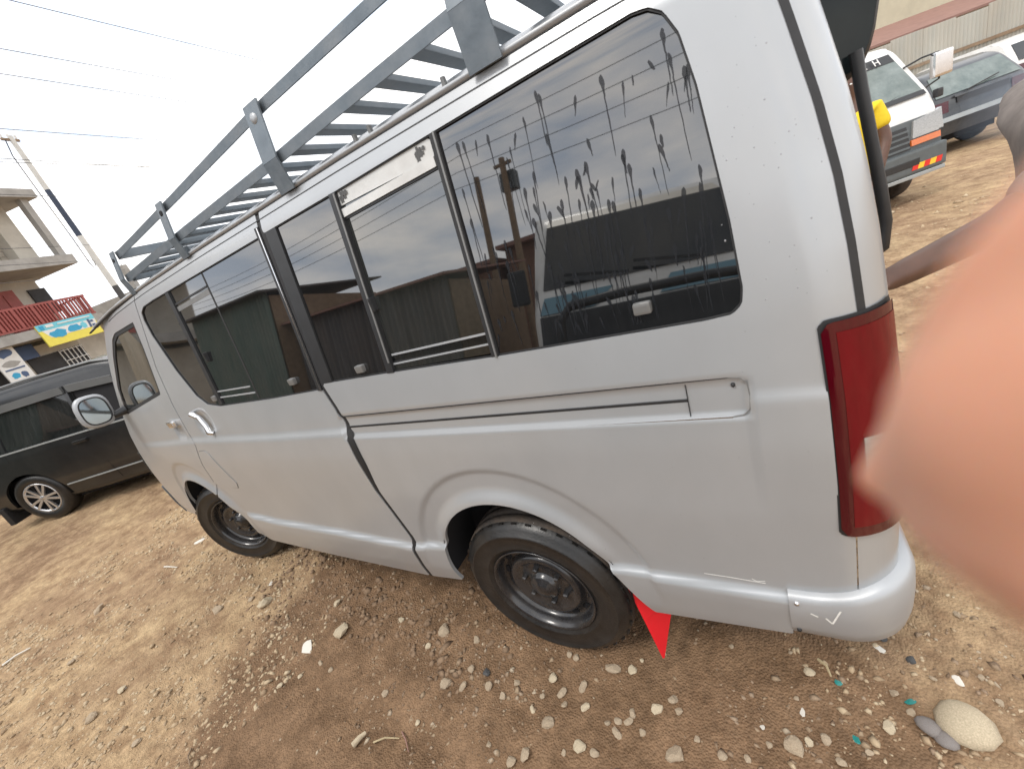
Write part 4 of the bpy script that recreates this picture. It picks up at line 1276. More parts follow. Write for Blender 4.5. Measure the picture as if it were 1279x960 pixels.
# ------------------------------------------------------------------ dark wagon and white hatchback by the iron fence
def rear_car(name, loc, rz, paint, label, glassm, hatch_grey):
    r_ = empty(name, loc, rz); tag(r_, label, 'car')
    Wd = 1.70
    # outline in (y,z): rear face at small y
    out = [(.03, .32), (-.03, .42), (-.04, .60), (.0, .64), (.02, .92), (.34, 1.34), (.55, 1.41), (1.2, 1.44), (2.3, 1.40), (3.0, .98), (3.9, .85), (4.1, .6), (4.05, .3)]
    P = resample(out, .06); rows = []
    for y, z in P:
        inn = .0 if z < .9 else (z - .9) * .30
        row = []
        for k in range(5):
            a = k / 4 * math.pi / 2
            row.append((inn + .09 * (1 - math.cos(a)), y + .07 * (1 - math.sin(a)) * (1 if y < .6 else 0), z))
        row += [(Wd - a, b, c) for a, b, c in row[::-1]]
        rows.append(row)
    body = grid_mesh('body', rows, paint, r_, True, local=True, closed_u=True)
    for sx in (0, 1):
        pol = P[::2]
        vs = [(((z - .9) * .30 if z > .9 else 0) if not sx else Wd - ((z - .9) * .30 if z > .9 else 0), y + (.07 if y < .6 else 0), z) for y, z in pol]
        mk('side', vs, [tuple(range(len(vs)))[::-1] if sx else tuple(range(len(vs)))], paint, body, False, True)
        sw = [(.62, .96), (2.9, .94), (2.25, 1.34), (.70, 1.34)]
        xq = lambda z: (z - .9) * .30 - .006
        mk('side_window', [(xq(z) if not sx else Wd - xq(z), y, z) for y, z in sw], [(0, 1, 2, 3) if not sx else (3, 2, 1, 0)], 'car_glass', body, False, True)
    ys = lambda z: float(np.interp(z, [.3, .42, .6, .64, .92, 1.34, 1.41], [.03, -.03, -.04, .0, .02, .34, .55]))
    def q(nm, pts, mt, off, t=.01, par=r_):
        P_ = [Vector((x, ys(z) - off, z)) for x, z in pts]; n = len(P_); d = Vector((0, t, 0))
        return mk(nm, P_ + [a + d for a in P_], [tuple(range(n))[::-1], tuple(range(n, 2 * n))] + [(i, (i + 1) % n, n + (i + 1) % n, n + i) for i in range(n)], mt, par, False, True)
    q('rear_window', [(.12, .96), (Wd - .12, .96), (Wd - .22, 1.30), (.22, 1.30)], glassm, .012)
    MB().bar((.62, ys(.95) - .04, .95), (1.20, ys(1.02) - .05, 1.03), .015, .015).build('wiper', 'black_plastic', r_, True)
    q('plate_recess', [(.45, .80), (Wd - .35, .80), (Wd - .35, .90), (.45, .90)], 'black_plastic', .012)
    q('hatch_handle', [(.40, .895), (Wd - .30, .895), (Wd - .30, .925), (.40, .925)], hatch_grey, .030, .03)
    q('bumper_strip', [(-.01, .555), (Wd + .01, .555), (Wd + .01, .625), (-.01, .625)], 'grey_bumper', .03, .06)
    q('bumper', [(.0, .34), (Wd, .34), (Wd, .55), (.0, .55)], paint, .02, .08)
    for x in (.02, Wd - .30):
        q('tail_lamp', [(x, .70), (x + .28, .70), (x + .28, .88), (x, .88)], 'dark_red_lens', .014)
    for x in (0.0, Wd):
        for yy in (.80, 3.3):
            w = empty('wheel', (x + (.01 if x < .5 else -.01), yy, .29), math.pi / 2 if x > .5 else -math.pi / 2); w.parent = r_
            MB().lathe([(.18, .02), (.26, 0), (.285, .03), (.29, .05), (.29, .17), (.18, .18)], 28).build('tyre', 'tyre', w, True)
            MB().lathe([(.18, .02), (.14, .04), (0, .03)], 20).build('rim', 'alloy', w, True)
    MB().box(.2, Wd - .2, .3, 3.7, .2, .42).build('underbody', 'dark_void', r_, True)
    return r_
rear_car('dark_wagon', (2.62, 9.95, 0), RAD(31), 'wagon_paint', 'dark blue grey estate car with a rear wiper beside the white truck', 'screen_glass', 'wagon_paint')
rear_car('white_hatchback', (5.0, 13.9, 0), RAD(31), 'white_paint', 'white car parked beyond the dark estate car along the iron fence', 'car_glass', 'black_plastic')

# ------------------------------------------------------------------ corrugated fence and long building behind it
mat('iron_sheet', (0.44, 0.43, 0.38), 0.5, 0.25, 0.15, 3, dirt=(0.34, 0.27, 0.19), dirt_amt=0.5, dirt_scale=1.5, stretch=(1, 1, .3))
mat('rusty_sheet', (0.12, 0.115, 0.115), 0.55, 0.25, 0.2, 4, dirt=(0.17, 0.11, 0.075), dirt_amt=0.4, dirt_scale=1.8, stretch=(1, 1, .3))
mat('green_sheet', (0.14, 0.19, 0.165), 0.55, 0.15, 0.2, 4, dirt=(0.3, 0.28, 0.24), dirt_amt=0.5, dirt_scale=1.8, stretch=(1, 1, .3))
mat('timber', (0.24, 0.17, 0.11), 0.8, 0, 0.25, 8)
mat('brown_roof', (0.27, 0.15, 0.12), 0.7, 0, 0.15, 5)
mat('ochre_wall', (0.50, 0.46, 0.34), 0.85, 0, 0.1, 3, bump=.1, bscale=30)
def corrugated(name, par, L_, z0, z1, mt, y=0.0, x0=0.0, pitch=.09, amp=.014):
    n = int(L_ / pitch * 6); rows = []
    for i in range(n + 1):
        x = x0 + L_ * i / n; yy = y + amp * math.sin(2 * math.pi * (x - x0) / pitch)
        rows.append([(x, yy, z0), (x, yy, z1)])
    return grid_mesh(name, rows, mt, par, True, local=True)
FN = empty('iron_fence', (2.2, 15.3, 0), RAD(32))
tag(FN, 'weathered corrugated iron fence with timber rail behind the parked cars', 'fence')
for k in range(12):
    corrugated('sheet', FN, .90, .05, 2.35 + .03 * math.sin(k * 2.3), 'iron_sheet', y=.008 * (k % 2), x0=-1.2 + k * .885, pitch=.11, amp=.026)
MB().box(-1.2, 9.4, -.06, -.018, 1.52, 1.60).build('fence_rail', 'timber', FN, True)
MB().box(-1.2, 9.4, -.06, -.018, .45, .53).build('fence_rail', 'timber', FN, True)
for k in range(6):
    x = -1.0 + k * 2.0
    MB().box(x - .04, x + .04, .03, .11, 0, 2.2).build('post', 'timber', FN, True)
LB = empty('long_building', (1.8, 18.6, 0), RAD(32))
tag(LB, 'ochre plastered building with a brown roof edge behind the iron fence', 'building')
MB().box(-3, 14, 1.2, 6, 0, 6.5).build('wall', 'ochre_wall', LB, True)
MB().add([(-3.2, -.7, 2.55), (14.2, -.7, 2.55), (14.2, 1.3, 3.15), (-3.2, 1.3, 3.15), (-3.2, -.7, 2.48), (14.2, -.7, 2.48), (14.2, 1.3, 3.08), (-3.2, 1.3, 3.08)],
         [(0, 1, 2, 3), (7, 6, 5, 4), (0, 4, 5, 1), (1, 5, 6, 2), (2, 6, 7, 3), (3, 7, 4, 0)]).build('lean_to_roof', 'brown_roof', LB, True)
for k in range(5):
    x = -1.5 + k * 3.2
    w = MB().box(x, x + 1.2, 1.15, 1.25, 4.0, 5.2).build('window', 'car_glass', LB, True)
    MB().box(x - .08, x + 1.28, 1.12, 1.22, 3.92, 4.0).build('sill', 'ochre_wall', w, True)

# ------------------------------------------------------------------ balcony building at the left
mat('plaster', (0.50, 0.47, 0.41), 0.85, 0, 0.12, 2.5, bump=.08, bscale=30, dirt=(0.3, 0.27, 0.23), dirt_amt=0.5, dirt_scale=1.0)
mat('concrete', (0.36, 0.35, 0.33), 0.85, 0, 0.18, 3, bump=.1, bscale=30, dirt=(0.2, 0.19, 0.17), dirt_amt=0.5, dirt_scale=1.3)
mat('block', (0.40, 0.36, 0.30), 0.9, 0, 0.18, 6, bump=.15, bscale=40)
mat('oxide_red', (0.30, 0.075, 0.065), 0.6, 0, 0.15, 8)
mat('sign_yellow', (0.78, 0.68, 0.10), 0.5, 0, 0.06, 8)
mat('sign_blue', (0.03, 0.33, 0.55), 0.5, 0, 0.08, 8)
mat('sign_sky', (0.16, 0.55, 0.66), 0.5, 0, 0.08, 8)
mat('sign_white', (0.72, 0.72, 0.70), 0.5, 0, 0.06, 8)
mat('sign_ink', (0.06, 0.10, 0.20), 0.5, 0, 0.06, 8)
mat('shop_dark', (0.030, 0.030, 0.032), 0.7, 0, 0.3, 4)
mat('pole_paint', (0.60, 0.60, 0.57), 0.6, 0, 0.1, 6)
mat('pole_blue', (0.035, 0.05, 0.085), 0.6, 0, 0.1, 6)
mat('pole_dark', (0.06, 0.06, 0.06), 0.6, 0, 0.1, 6)
mat('wire', (0.02, 0.02, 0.022), 0.6, 0, 0.1, 6)
# local x runs along the facade away from the yard (u), y into the building
BLD = empty('balcony_building', (-23.2, 6.4, 0), math.atan2(.918, -.397))
tag(BLD, 'unfinished storeyed building with a dark red balcony railing and shop signs', 'building')
MB().box(-14, -.1, 1.4, 9, 3.1, 8.2).build('wall', 'plaster', BLD, True)
MB().box(-14, -.6, .9, 9, 0, 3.15).build('shop_wall', 'plaster', BLD, True)
MB().box(-14, .15, -.05, 9, 3.30, 3.62).build('floor_slab', 'concrete', BLD, True)
MB().box(-14, .42, -.30, 9, 5.62, 5.98).build('floor_slab', 'concrete', BLD, True)
MB().box(-14, .60, -.35, 9, 8.12, 8.42).build('floor_slab', 'concrete', BLD, True)
MB().box(.10, .34, -.15, .08, 5.98, 8.12).build('column', 'concrete', BLD, True)
MB().box(-.70, -.05, .55, 1.45, 5.98, 8.12).build('pier', 'plaster', BLD, True)
for zc in range(10):
    for k in range(14):
        x = -.72 - (k + 1) * .42 + (.21 if zc % 2 else 0)
        MB().box(x + .012, x + .408, .98, 1.12, 5.99 + zc * .212, 5.99 + zc * .212 + .198).build('block', 'block', BLD, True)
MB().box(-7.0, -.75, 1.02, 1.2, 5.98, 8.12).build('mortar_wall', 'concrete', BLD, True)
MB().box(-3.2, -2.1, .96, 1.1, 6.3, 7.6).build('window_opening', 'shop_dark', BLD, True)
for x in (-1.9, -4.6, -7.4):
    d = MB().box(x, x + .85, 1.34, 1.42, 3.62, 5.3).build('door', 'oxide_red', BLD, True)
    MB().box(x + .08, x + .40, 1.31, 1.36, 3.75, 5.15, .01).build('door_leaf', 'oxide_red', d, True)
    MB().box(x + .45, x + .77, 1.31, 1.36, 3.75, 5.15, .01).build('door_leaf', 'oxide_red', d, True)
    MB().box(x + 1.3, x + 1.9, 1.34, 1.42, 4.2, 5.2).build('window', 'shop_dark', BLD, True)
MB().box(-12, .02, .0, .05, 4.40, 4.47).build('railing_top', 'oxide_red', BLD, True)
MB().box(-12, .02, .0, .05, 3.68, 3.74).build('railing_base', 'oxide_red', BLD, True)
MB().box(-12, -1.35, .052, .062, 3.74, 4.40).build('railing_sheet', 'oxide_red', BLD, True)
x = -.02; k = 0
while x > -6.5:
    w = .05 if k % 5 else .10
    MB().box(x - w, x, -.012, .030, 3.74, 4.40).build('baluster', 'oxide_red', BLD, True)
    x -= w + .062; k += 1
MB().box(-.0, .06, .05, 1.4, 4.40, 4.46).build('railing_top', 'oxide_red', BLD, True)
for k in range(7):
    MB().box(.01, .05, .15 + k * .18, .19 + k * .18, 3.7, 4.40).build('baluster', 'oxide_red', BLD, True)
MB().box(-2.55, -.62, .86, .92, .2, 2.75).build('shop_front', 'shop_dark', BLD, True)
for k in range(6):
    xx = -1.5 + k * .16
    MB().box(xx, xx + .025, .82, .85, 1.2, 2.75).build('window_bar', 'sign_white', BLD, True)
for z in (1.5, 1.9, 2.3, 2.7):
    MB().box(-1.5, -.65, .80, .84, z, z + .025).build('window_bar', 'sign_white', BLD, True)
MB().box(-6, -2.7, .84, .90, .1, 2.9).build('shop_front', 'shop_dark', BLD, True)
MB().box(-2.95, -2.2, .7, .76, 2.75, 3.25).build('shop_panel', 'sign_ink', BLD, True)
# roof clutter: lattice mast and stub columns
ma = empty('lattice_mast', (-23.2 + .75 * .397, 6.4 - .75 * .918, 8.42)); tag(ma, 'thin blue lattice mast standing on the unfinished roof slab', 'mast')
mb = []
for sx, sy in ((0, 0), (.16, 0), (.08, .14)):
    MB().tube([(sx - .3, sy, 0), (sx - .3, sy, 1.25)], .012, 6).build('leg', 'galvanised', ma, True)
for k in range(8):
    MB().tube([(-.3, 0, k * .155), (-.14, 0, k * .155 + .155)], .008, 5).build('brace', 'galvanised', ma, True)
def signboard(name, u0, u1, z0, z1, yv, label, parts):
    o = empty(name, BLD.matrix_basis @ Vector(((u0 + u1) / 2, yv, z0)), math.atan2(.918, -.397)); tag(o, label, 'sign')
    w, h = u1 - u0, z1 - z0
    MB().box(-w / 2, w / 2, 0, .05, 0, h, .006).build('board', parts[0], o, True)
    for k, (pn, mt, poly) in enumerate(parts[1]):
        MB().prism(poly, (0, -.006 - .002 * k, 0), (-w / 2, 0, 0)).build(pn, mt, o, True)
    return o
def blob(cx, cz, rx, rz, seed):
    random.seed(seed)
    return [(cx + rx * math.cos(t) * random.uniform(.7, 1.1), cz + rz * math.sin(t) * random.uniform(.7, 1.1)) for t in np.linspace(0, 2 * math.pi, 14)[:-1]]
signboard('shop_sign', -2.32, -.28, 2.90, 3.70, -.10, 'yellow and light blue shop sign hanging under the red railing',
          ('sign_yellow', [('blue_band', 'sign_sky', [(0, .58), (2.04, .58), (2.04, .80), (0, .80)]), ('pale_field', 'sign_white', [(.25, .30), (1.95, .30), (2.04, .58), (.1, .58)]),
                           ('picture', 'sign_blue', blob(.55, .38, .33, .17, 1)), ('picture', 'sign_blue', blob(1.15, .42, .28, .15, 2)), ('picture', 'sign_sky', blob(1.52, .44, .12, .14, 3)),
                           ('lettering', 'sign_ink', [(1.68, .30), (1.76, .30), (1.80, .62), (1.72, .62)]), ('lettering', 'sign_ink', [(1.80, .48), (1.92, .48), (1.92, .56), (1.80, .56)]), ('lettering', 'sign_ink', [(1.80, .32), (1.92, .32), (1.92, .40), (1.80, .40)]),
                           ('lettering', 'sign_white', [(.30, .66), (.55, .66), (.55, .76), (.30, .76)]), ('lettering', 'sign_blue', [(.10, .62), (.22, .62), (.22, .76), (.10, .76)]), ('lettering', 'sign_white', [(.70, .69), (1.9, .69), (1.9, .73), (.70, .73)])]))
signboard('price_board', -3.75, -3.02, 2.05, 3.38, .30, 'white shop board with dark blue pictures under the balcony',
          ('sign_white', [('picture', 'sign_ink', blob(.36, 1.08, .28, .16, 5)), ('picture', 'concrete', blob(.36, .70, .28, .12, 6)), ('picture', 'sign_blue', blob(.25, .30, .14, .12, 7)), ('picture', 'sign_ink', blob(.5, .28, .12, .12, 8)),
                          ('lettering', 'sign_ink', [(.08, .50), (.65, .50), (.65, .55), (.08, .55)])]))
# lower block next door
NB = empty('low_building', (-27.4, 11.0, 0), math.atan2(.918, -.397)); tag(NB, 'low flat-roofed concrete block beside the balcony building', 'building')
MB().box(-1.0, 9, 0, 6, 0, 3.7).build('wall', 'plaster', NB, True)
MB().box(-1.6, 9.3, -.6, 6.3, 3.75, 4.55).build('roof_slab', 'concrete', NB, True)
MB().box(.2, 1.6, -.05, .05, 1.6, 2.9).build('window', 'shop_dark', NB, True)
MB().box(2.6, 3.6, -.05, .05, 0, 2.6).build('door', 'oxide_red', NB, True)
for i, (u, h) in enumerate(((-1.3, 1.25), (2.4, .55))):
    o = empty('stub_column', NB.matrix_basis @ Vector((u, .2, 4.55)), math.atan2(.918, -.397))
    tag(o, ('tall' if i == 0 else 'short') + ' bare concrete stub column on the low roof', 'column')
    MB().box(-.13, .13, -.13, .13, 0, h, .01).build('shaft', 'concrete', o, True)
    for a in (-.08, .08):
        MB().tube([(a, a, h), (a * 1.1, a, h + .14)], .012, 5).build('rebar', 'pole_dark', o, True)

# ------------------------------------------------------------------ poles and wires
UP = empty('utility_pole', (-18.48, 5.80, 0)); tag(UP, 'white utility pole with a dark blue painted band before the balcony building', 'pole')
def seg(z0, z1, mt, nm):
    q = lambda z: (-18.48 + .03 * (z - 4), 5.80 - .012 * (z - 4), z)
    r_ = lambda z: .115 - .006 * z
    MB().tube([q(z0), q((z0 + z1) / 2), q(z1)], [r_(z0), r_((z0 + z1) / 2), r_(z1)], 12).build(nm, mt, UP)
seg(0, 3.9, 'pole_dark', 'pole_foot'); seg(3.9, 5.55, 'pole_paint', 'pole_shaft'); seg(5.55, 6.95, 'pole_blue', 'pole_band'); seg(6.95, 8.45, 'pole_paint', 'pole_shaft')
MB().bar((-18.28, 5.5, 8.35), (-18.42, 5.92, 8.35), .06, .06).build('crossarm', 'timber', UP)
for t in (.1, .5, .9):
    MB().lathe([(0, .16), (.03, .15), (.035, .08), (.02, .0)], 10, (-18.28 - .14 * t, 5.5 + .42 * t, 8.38), axis='z').build('insulator', 'sign_white', UP)
def cable(pts_, r, label, group=None, nm='overhead_wire'):
    n = len(pts_)
    o = MB().tube(pts_, r, 5).build(nm, 'wire'); tag(o, label, 'wire', group); return o
def wire(a, b, sag, r, label, group=None):
    a, b = Vector(a), Vector(b); d = b - a
    a2, b2 = a - d * .5, b + d * .6
    pts_ = []
    for k in range(25):
        u = k / 24; q = a2 + (b2 - a2) * u; q.z -= sag * 4 * u * (1 - u) - sag; pts_.append(q)
    return cable(pts_, r, label, group)
WR = [((-13.27, 4.57, 9.24), (-21.16, 23.59, 12.7)), ((-13.81, 4.22, 8.52), (-23.81, 21.12, 12.58)), ((-14.06, 4.03, 8.14), (-25.01, 19.95, 12.23)), ((-14.61, 3.58, 7.23), (-26.62, 18.5, 11.01)),
      ((-14.87, 3.32, 6.73), (-27.54, 17.75, 9.85)), ((-14.91, 3.28, 6.64), (-27.66, 17.45, 10.1)), ((-15.17, 2.99, 6.07), (-28.64, 16.55, 8.67)), ((-15.26, 3.88, 4.7), (-30.53, 13.63, 7.25)), ((-15.38, 3.71, 4.36), (-30.67, 13.64, 6.4)), ((-15.49, 3.54, 4.02), (-31.44, 12.01, 6.16))]
for i, (a, b) in enumerate(WR):
    wire(a, b, .12, .009 if i < 7 else .006, ('dark overhead wire crossing the white sky' if i < 7 else 'very thin wire strung low behind the white and blue pole'), ('overhead wires in the sky' if i < 7 else 'thin low wires behind the pole'))
cable([(-18.2, 5.55, 8.30), (-18.3, 5.50, 7.9), (-18.5, 5.58, 6.9), (-18.78, 5.70, 5.6), (-18.92, 5.74, 4.78), (-18.97, 5.80, 4.64), (-18.92, 5.86, 4.72), (-18.75, 5.84, 5.5), (-18.5, 5.80, 6.6), (-18.4, 5.76, 7.2)], .014, 'loose cable hanging in a long loop from the utility pole', None, 'hanging_cable')

# ------------------------------------------------------------------ yard things behind the photographer (seen in the windows)
mat('bus_glass', (0.012, 0.014, 0.015), 0.03, 0, 0.2, 4, ior=1.6)
BUS = empty('parked_minibus', (-.02, -2.75, 0), RAD(158)); tag(BUS, 'pale minibus with blue bands and a black bull bar behind the photographer', 'minibus')
BW = 1.72
BUS.scale = (1.14, 1.14, 1.14)
bo = [(.05, .34), (-.04, .42), (-.05, .70), (.0, 1.05), (.10, 1.28), (.52, 1.92), (.70, 2.05), (1.2, 2.12), (4.4, 2.12), (4.55, 1.9), (4.6, .5), (4.5, .36)]
P = resample(bo, .06); rows = []
for y, z in P:
    inn = .0 if z < 1.2 else (z - 1.2) * .13
    row = []
    for k in range(5):
        a = k / 4 * math.pi / 2
        row.append((inn + .10 * (1 - math.cos(a)), y + .09 * (1 - math.sin(a)) * (1 if y < .7 else 0), z))
    row += [(BW - a, b, c) for a, b, c in row[::-1]]
    rows.append(row)
bb = grid_mesh('body', rows, 'white_paint', BUS, True, local=True, closed_u=True)
for sx in (0, 1):
    ii = lambda z: (z - 1.2) * .13 if z > 1.2 else 0
    vs = [(ii(z) if not sx else BW - ii(z), y + (.09 if y < .7 else 0), z) for y, z in P[::2]]
    mk('side', vs, [tuple(range(len(vs)))[::-1] if sx else tuple(range(len(vs)))], 'beige_paint', bb, False, True)
    sw = [[(.45, 1.28), (1.25, 1.26), (1.25, 1.82), (.78, 1.82)], [(1.35, 1.26), (2.7, 1.26), (2.7, 1.84), (1.35, 1.84)], [(2.8, 1.26), (4.3, 1.26), (4.3, 1.84), (2.8, 1.84)]]
    for s_ in sw:
        mk('side_window', [((ii(z) - .006) if not sx else BW - ii(z) + .006, y, z) for y, z in s_], [(0, 1, 2, 3) if not sx else (3, 2, 1, 0)], 'bus_glass', bb, False, True)
bys = lambda z: float(np.interp(z, [.3, .42, .70, 1.05, 1.28, 1.92, 2.05], [.05, -.04, -.05, .0, .10, .52, .70]))
def bq(nm, pts, mt, off=.012, t=.01):
    P_ = [Vector((x, bys(z) - off, z)) for x, z in pts]; n = len(P_); d = Vector((0, t, 0))
    return mk(nm, P_ + [a + d for a in P_], [tuple(range(n))[::-1], tuple(range(n, 2 * n))] + [(i, (i + 1) % n, n + (i + 1) % n, n + i) for i in range(n)], mt, BUS, False, True)
bq('roof_peak', [(.20, 1.925), (BW - .20, 1.925), (BW - .22, 1.99), (.22, 1.99)], 'beige_paint', .006, .02)
bq('windscreen', [(.10, 1.42), (BW - .10, 1.42), (BW - .20, 1.92), (.20, 1.92)], 'bus_glass')
bq('dark_nose', [(.02, .70), (BW - .02, .70), (BW - .05, 1.225), (.05, 1.225)], 'black_plastic', .035, .03)
bq('blue_band', [(.05, 1.24), (BW - .9, 1.24), (BW - 1.0, 1.36), (.10, 1.36)], 'blue_paint')
bq('blue_band', [(BW - .45, 1.24), (BW - .05, 1.24), (BW - .10, 1.36), (BW - .60, 1.36)], 'blue_paint')
bq('grille', [(.40, .72), (BW - .40, .72), (BW - .40, 1.0), (.40, 1.0)], 'black_plastic', .02)
for x in (.06, BW - .36):
    bq('headlamp', [(x, .78), (x + .3, .78), (x + .3, 1.0), (x, 1.0)], 'clear_lens', .03, .03)
MB().box(-.02, BW + .02, -.14, .10, .40, .68, .03).build('bumper', 'black_plastic', BUS, True)
for x in (.5, 1.0):
    MB().bar((x, .13, 1.43), (x + .45, .18, 1.50), .02, .02).build('wiper', 'black_plastic', BUS, True)
mb = MB(); mb.tube([(.18, -.2, .45), (.18, -.24, .9), (.20, -.24, 1.18), (.27, -.24, 1.26), (.6, -.25, 1.28), (BW - .6, -.25, 1.28), (BW - .27, -.24, 1.26), (BW - .20, -.24, 1.18), (BW - .18, -.24, .9), (BW - .18, -.2, .45)], .03, 8); mb.build('bull_bar', 'black_plastic', BUS, True)
for z in (.72, .98):
    mb = MB(); mb.tube([(.18, -.24, z), (BW - .18, -.24, z)], .024, 8); mb.build('bull_bar_rung', 'black_plastic', BUS, True)
for x in (.0, BW):
    for yy in (.9, 3.5):
        w = empty('wheel', (x + (.02 if x < .5 else -.02), yy, .33), -math.pi / 2 if x < .5 else math.pi / 2); w.parent = BUS
        MB().lathe([(.2, .02), (.29, 0), (.325, .03), (.33, .05), (.33, .18), (.2, .19)], 28).build('tyre', 'tyre', w, True)
        MB().lathe([(.2, .02), (.15, .05), (0, .04)], 20).build('rim', 'steel_rim', w, True)
MB().box(.2, BW - .2, .4, 4.2, .25, .6).build('underbody', 'dark_void', BUS, True)
for sx in (-.16, BW + .02):
    MB().box(sx, sx + .14, .28, .36, 1.35, 1.62, .02).build('wing_mirror', 'black_plastic', BUS, True)

def shed(name, loc, rz, L_, h, dep, mt, label, roofm='brown_roof'):
    s_ = empty(name, loc, rz); tag(s_, label, 'shed')
    n = max(1, int(L_ / .9))
    for k in range(n):
        corrugated('sheet', s_, L_ / n + .015, 0, h, mt, y=.006 * (k % 2), x0=k * L_ / n, pitch=.13, amp=.034)
    MB().box(0, L_, .05, dep, 0, h - .06).build('frame', 'timber', s_, True)
    MB().add([(-.15, -.25, h + .02), (L_ + .15, -.25, h + .02), (L_ + .15, dep + .2, h + .35), (-.15, dep + .2, h + .35), (-.15, -.25, h - .02), (L_ + .15, -.25, h - .02), (L_ + .15, dep + .2, h + .31), (-.15, dep + .2, h + .31)],
             [(0, 1, 2, 3), (7, 6, 5, 4), (0, 4, 5, 1), (1, 5, 6, 2), (2, 6, 7, 3), (3, 7, 4, 0)]).build('roof', roofm, s_, True)
    return s_
shed('iron_shed', (-4.6, -4.6, 0), math.pi, 4.4, 2.45, 2.5, 'rusty_sheet', 'rusty corrugated iron shed behind the photographer')
shed('iron_shed', (-9.1, -4.2, 0), math.pi, 3.5, 3.15, 3, 'green_sheet', 'tall greenish corrugated iron shed beside the rusty one', 'rusty_sheet')
BRN = empty('brick_row', (-1.5, -10.5, 0), math.pi); tag(BRN, 'row of low brown brick houses across the yard behind the photographer', 'building')
mat('brown_brick', (0.20, 0.11, 0.075), 0.9, 0, 0.2, 6)
for k, (w, h) in enumerate(((2.6, 3.2), (2.4, 3.8), (2.8, 3.5), (3.2, 3.1), (3.0, 3.3))):
    x = k * 2.8
    MB().box(x, x + w, 0, 4, 0, h).build('wall', 'brown_brick', BRN, True)
    MB().box(x - .15, x + w + .15, -.3, 4.2, h + .003, h + .12).build('roof', 'brown_roof', BRN, True)
    MB().box(x + .5, x + 1.4, -.04, .02, 1.0, 2.1).build('window', 'shop_dark', BRN, True)
WL = empty('lettered_wall', (-13.6, -2.2, 0), RAD(200)); tag(WL, 'beige wall with red painted letters mirrored in the van front window', 'wall')
mat('beige_wall', (0.50, 0.43, 0.33), 0.9, 0, 0.12, 2)
mat('red_letter', (0.5, 0.03, 0.04), 0.7, 0, 0.05, 4)
MB().box(-1.0, 8, 0, .2, 0, 3.2).build('panel', 'beige_wall', WL, True)
text_part('lettering', 'SAIZ', .75, 'red_letter', WL, (1.8, -.012, 2.45), (math.pi / 2, 0, 0), ext=.008)
MB().box(.6, 3.0, -.012, -.002, 1.95, 2.02).build('underline', 'red_letter', WL, True)
for i, (x, y, h, box) in enumerate(((-6.3, -9.0, 5.5, False), (-5.35, -8.8, 5.6, True))):
    o = empty('timber_pole', (x, y, 0)); tag(o, 'timber power pole with a transformer box behind the photographer' if box else 'bare thin timber pole rising above the brick houses', 'pole')
    MB().tube([(0, 0, 0), (0.02, 0, h * .5), (0, 0, h)], [.11, .10, .08], 8).build('shaft', 'timber', o, True)
    if box:
        MB().box(-.22, .22, -.35, -.1, h - .75, h - .30, .03).build('transformer', 'grey_plastic', o, True)
        MB().bar((-.25, 0, h - .15), (.25, 0, h - .15), .07, .07).build('crossarm', 'timber', o, True)
for i in range(4):
    pts_ = [(-26 + 1.9 * k, -8.9 - .25 * i, 5.4 + .3 * i + .02 * k * i - .35 * math.sin(math.pi * ((k % 10) / 10))) for k in range(20)]
    cable(pts_, .008, 'dark power line running between the timber poles', 'power lines behind the photographer', 'power_line')

# ------------------------------------------------------------------ stones, chips, sticks, gravel
mat('stone', (0.44, 0.35, 0.245), 0.9, 0, 0.25, 14, bump=.4, bscale=60, dirt=(0.26, 0.18, 0.12), dirt_amt=.6, dirt_scale=12)
mat('pale_stone', (0.56, 0.47, 0.33), 0.9, 0, 0.22, 16, bump=.35, bscale=70, dirt=(0.28, 0.21, 0.14), dirt_amt=.5, dirt_scale=18)
mat('dark_stone', (0.075, 0.075, 0.075), 0.75, 0, 0.3, 20, bump=.3, bscale=70)
mat('grey_stone', (0.24, 0.22, 0.21), 0.85, 0, 0.25, 20, bump=.3, bscale=70, dirt=(0.2, 0.14, 0.09), dirt_amt=.5, dirt_scale=12)
mat('teal_glass', (0.03, 0.22, 0.20), 0.25, 0, 0.2, 30)
mat('white_chip', (0.70, 0.67, 0.60), 0.7, 0, 0.12, 30, dirt=(0.35, 0.25, 0.16), dirt_amt=.35, dirt_scale=30)
mat('straw', (0.40, 0.32, 0.19), 0.8, 0, 0.2, 20)
mat('clod', (0.24, 0.160, 0.10), 0.95, 0, 0.25, 20, bump=.5, bscale=60)
def rock_mesh(nm, seed, flat=.6, ang=.28, cut=(.38, .82)):
    bm = bmesh.new(); bmesh.ops.create_icosphere(bm, subdivisions=2, radius=1)
    rn = random.Random(seed)
    pl = [(Vector((rn.uniform(-1, 1), rn.uniform(-1, 1), rn.uniform(-1, 1))).normalized(), rn.uniform(*cut)) for _ in range(9)]
    ph = [rn.uniform(0, 6) for _ in range(6)]
    for v in bm.verts:
        n = v.co.normalized(); r_ = 1.0
        for d, h in pl:
            c = n.dot(d)
            if c > .05: r_ = min(r_, h / c)
        r_ *= 1 + ang * .3 * (math.sin(3 * n.x + ph[0]) + math.sin(4 * n.y + ph[1]) + math.sin(5 * n.z + ph[2]) * .6) * .4
        v.co = n * r_; v.co.z *= flat
    me = bpy.data.meshes.new(nm); bm.to_mesh(me); bm.free()
    me.polygons.foreach_set('use_smooth', [False] * len(me.polygons))
    return me
ROUND = rock_mesh('round_stone', 9, .62, .2, (.86, 1.0))
ROUND.polygons.foreach_set('use_smooth', [True] * len(ROUND.polygons))
ROCKS = [rock_mesh('stone', 40 + i, .55 + .06 * (i % 3)) for i in range(8)]
def gz(x, y): return float(ground_z(np.array([x]), np.array([y]))[0])
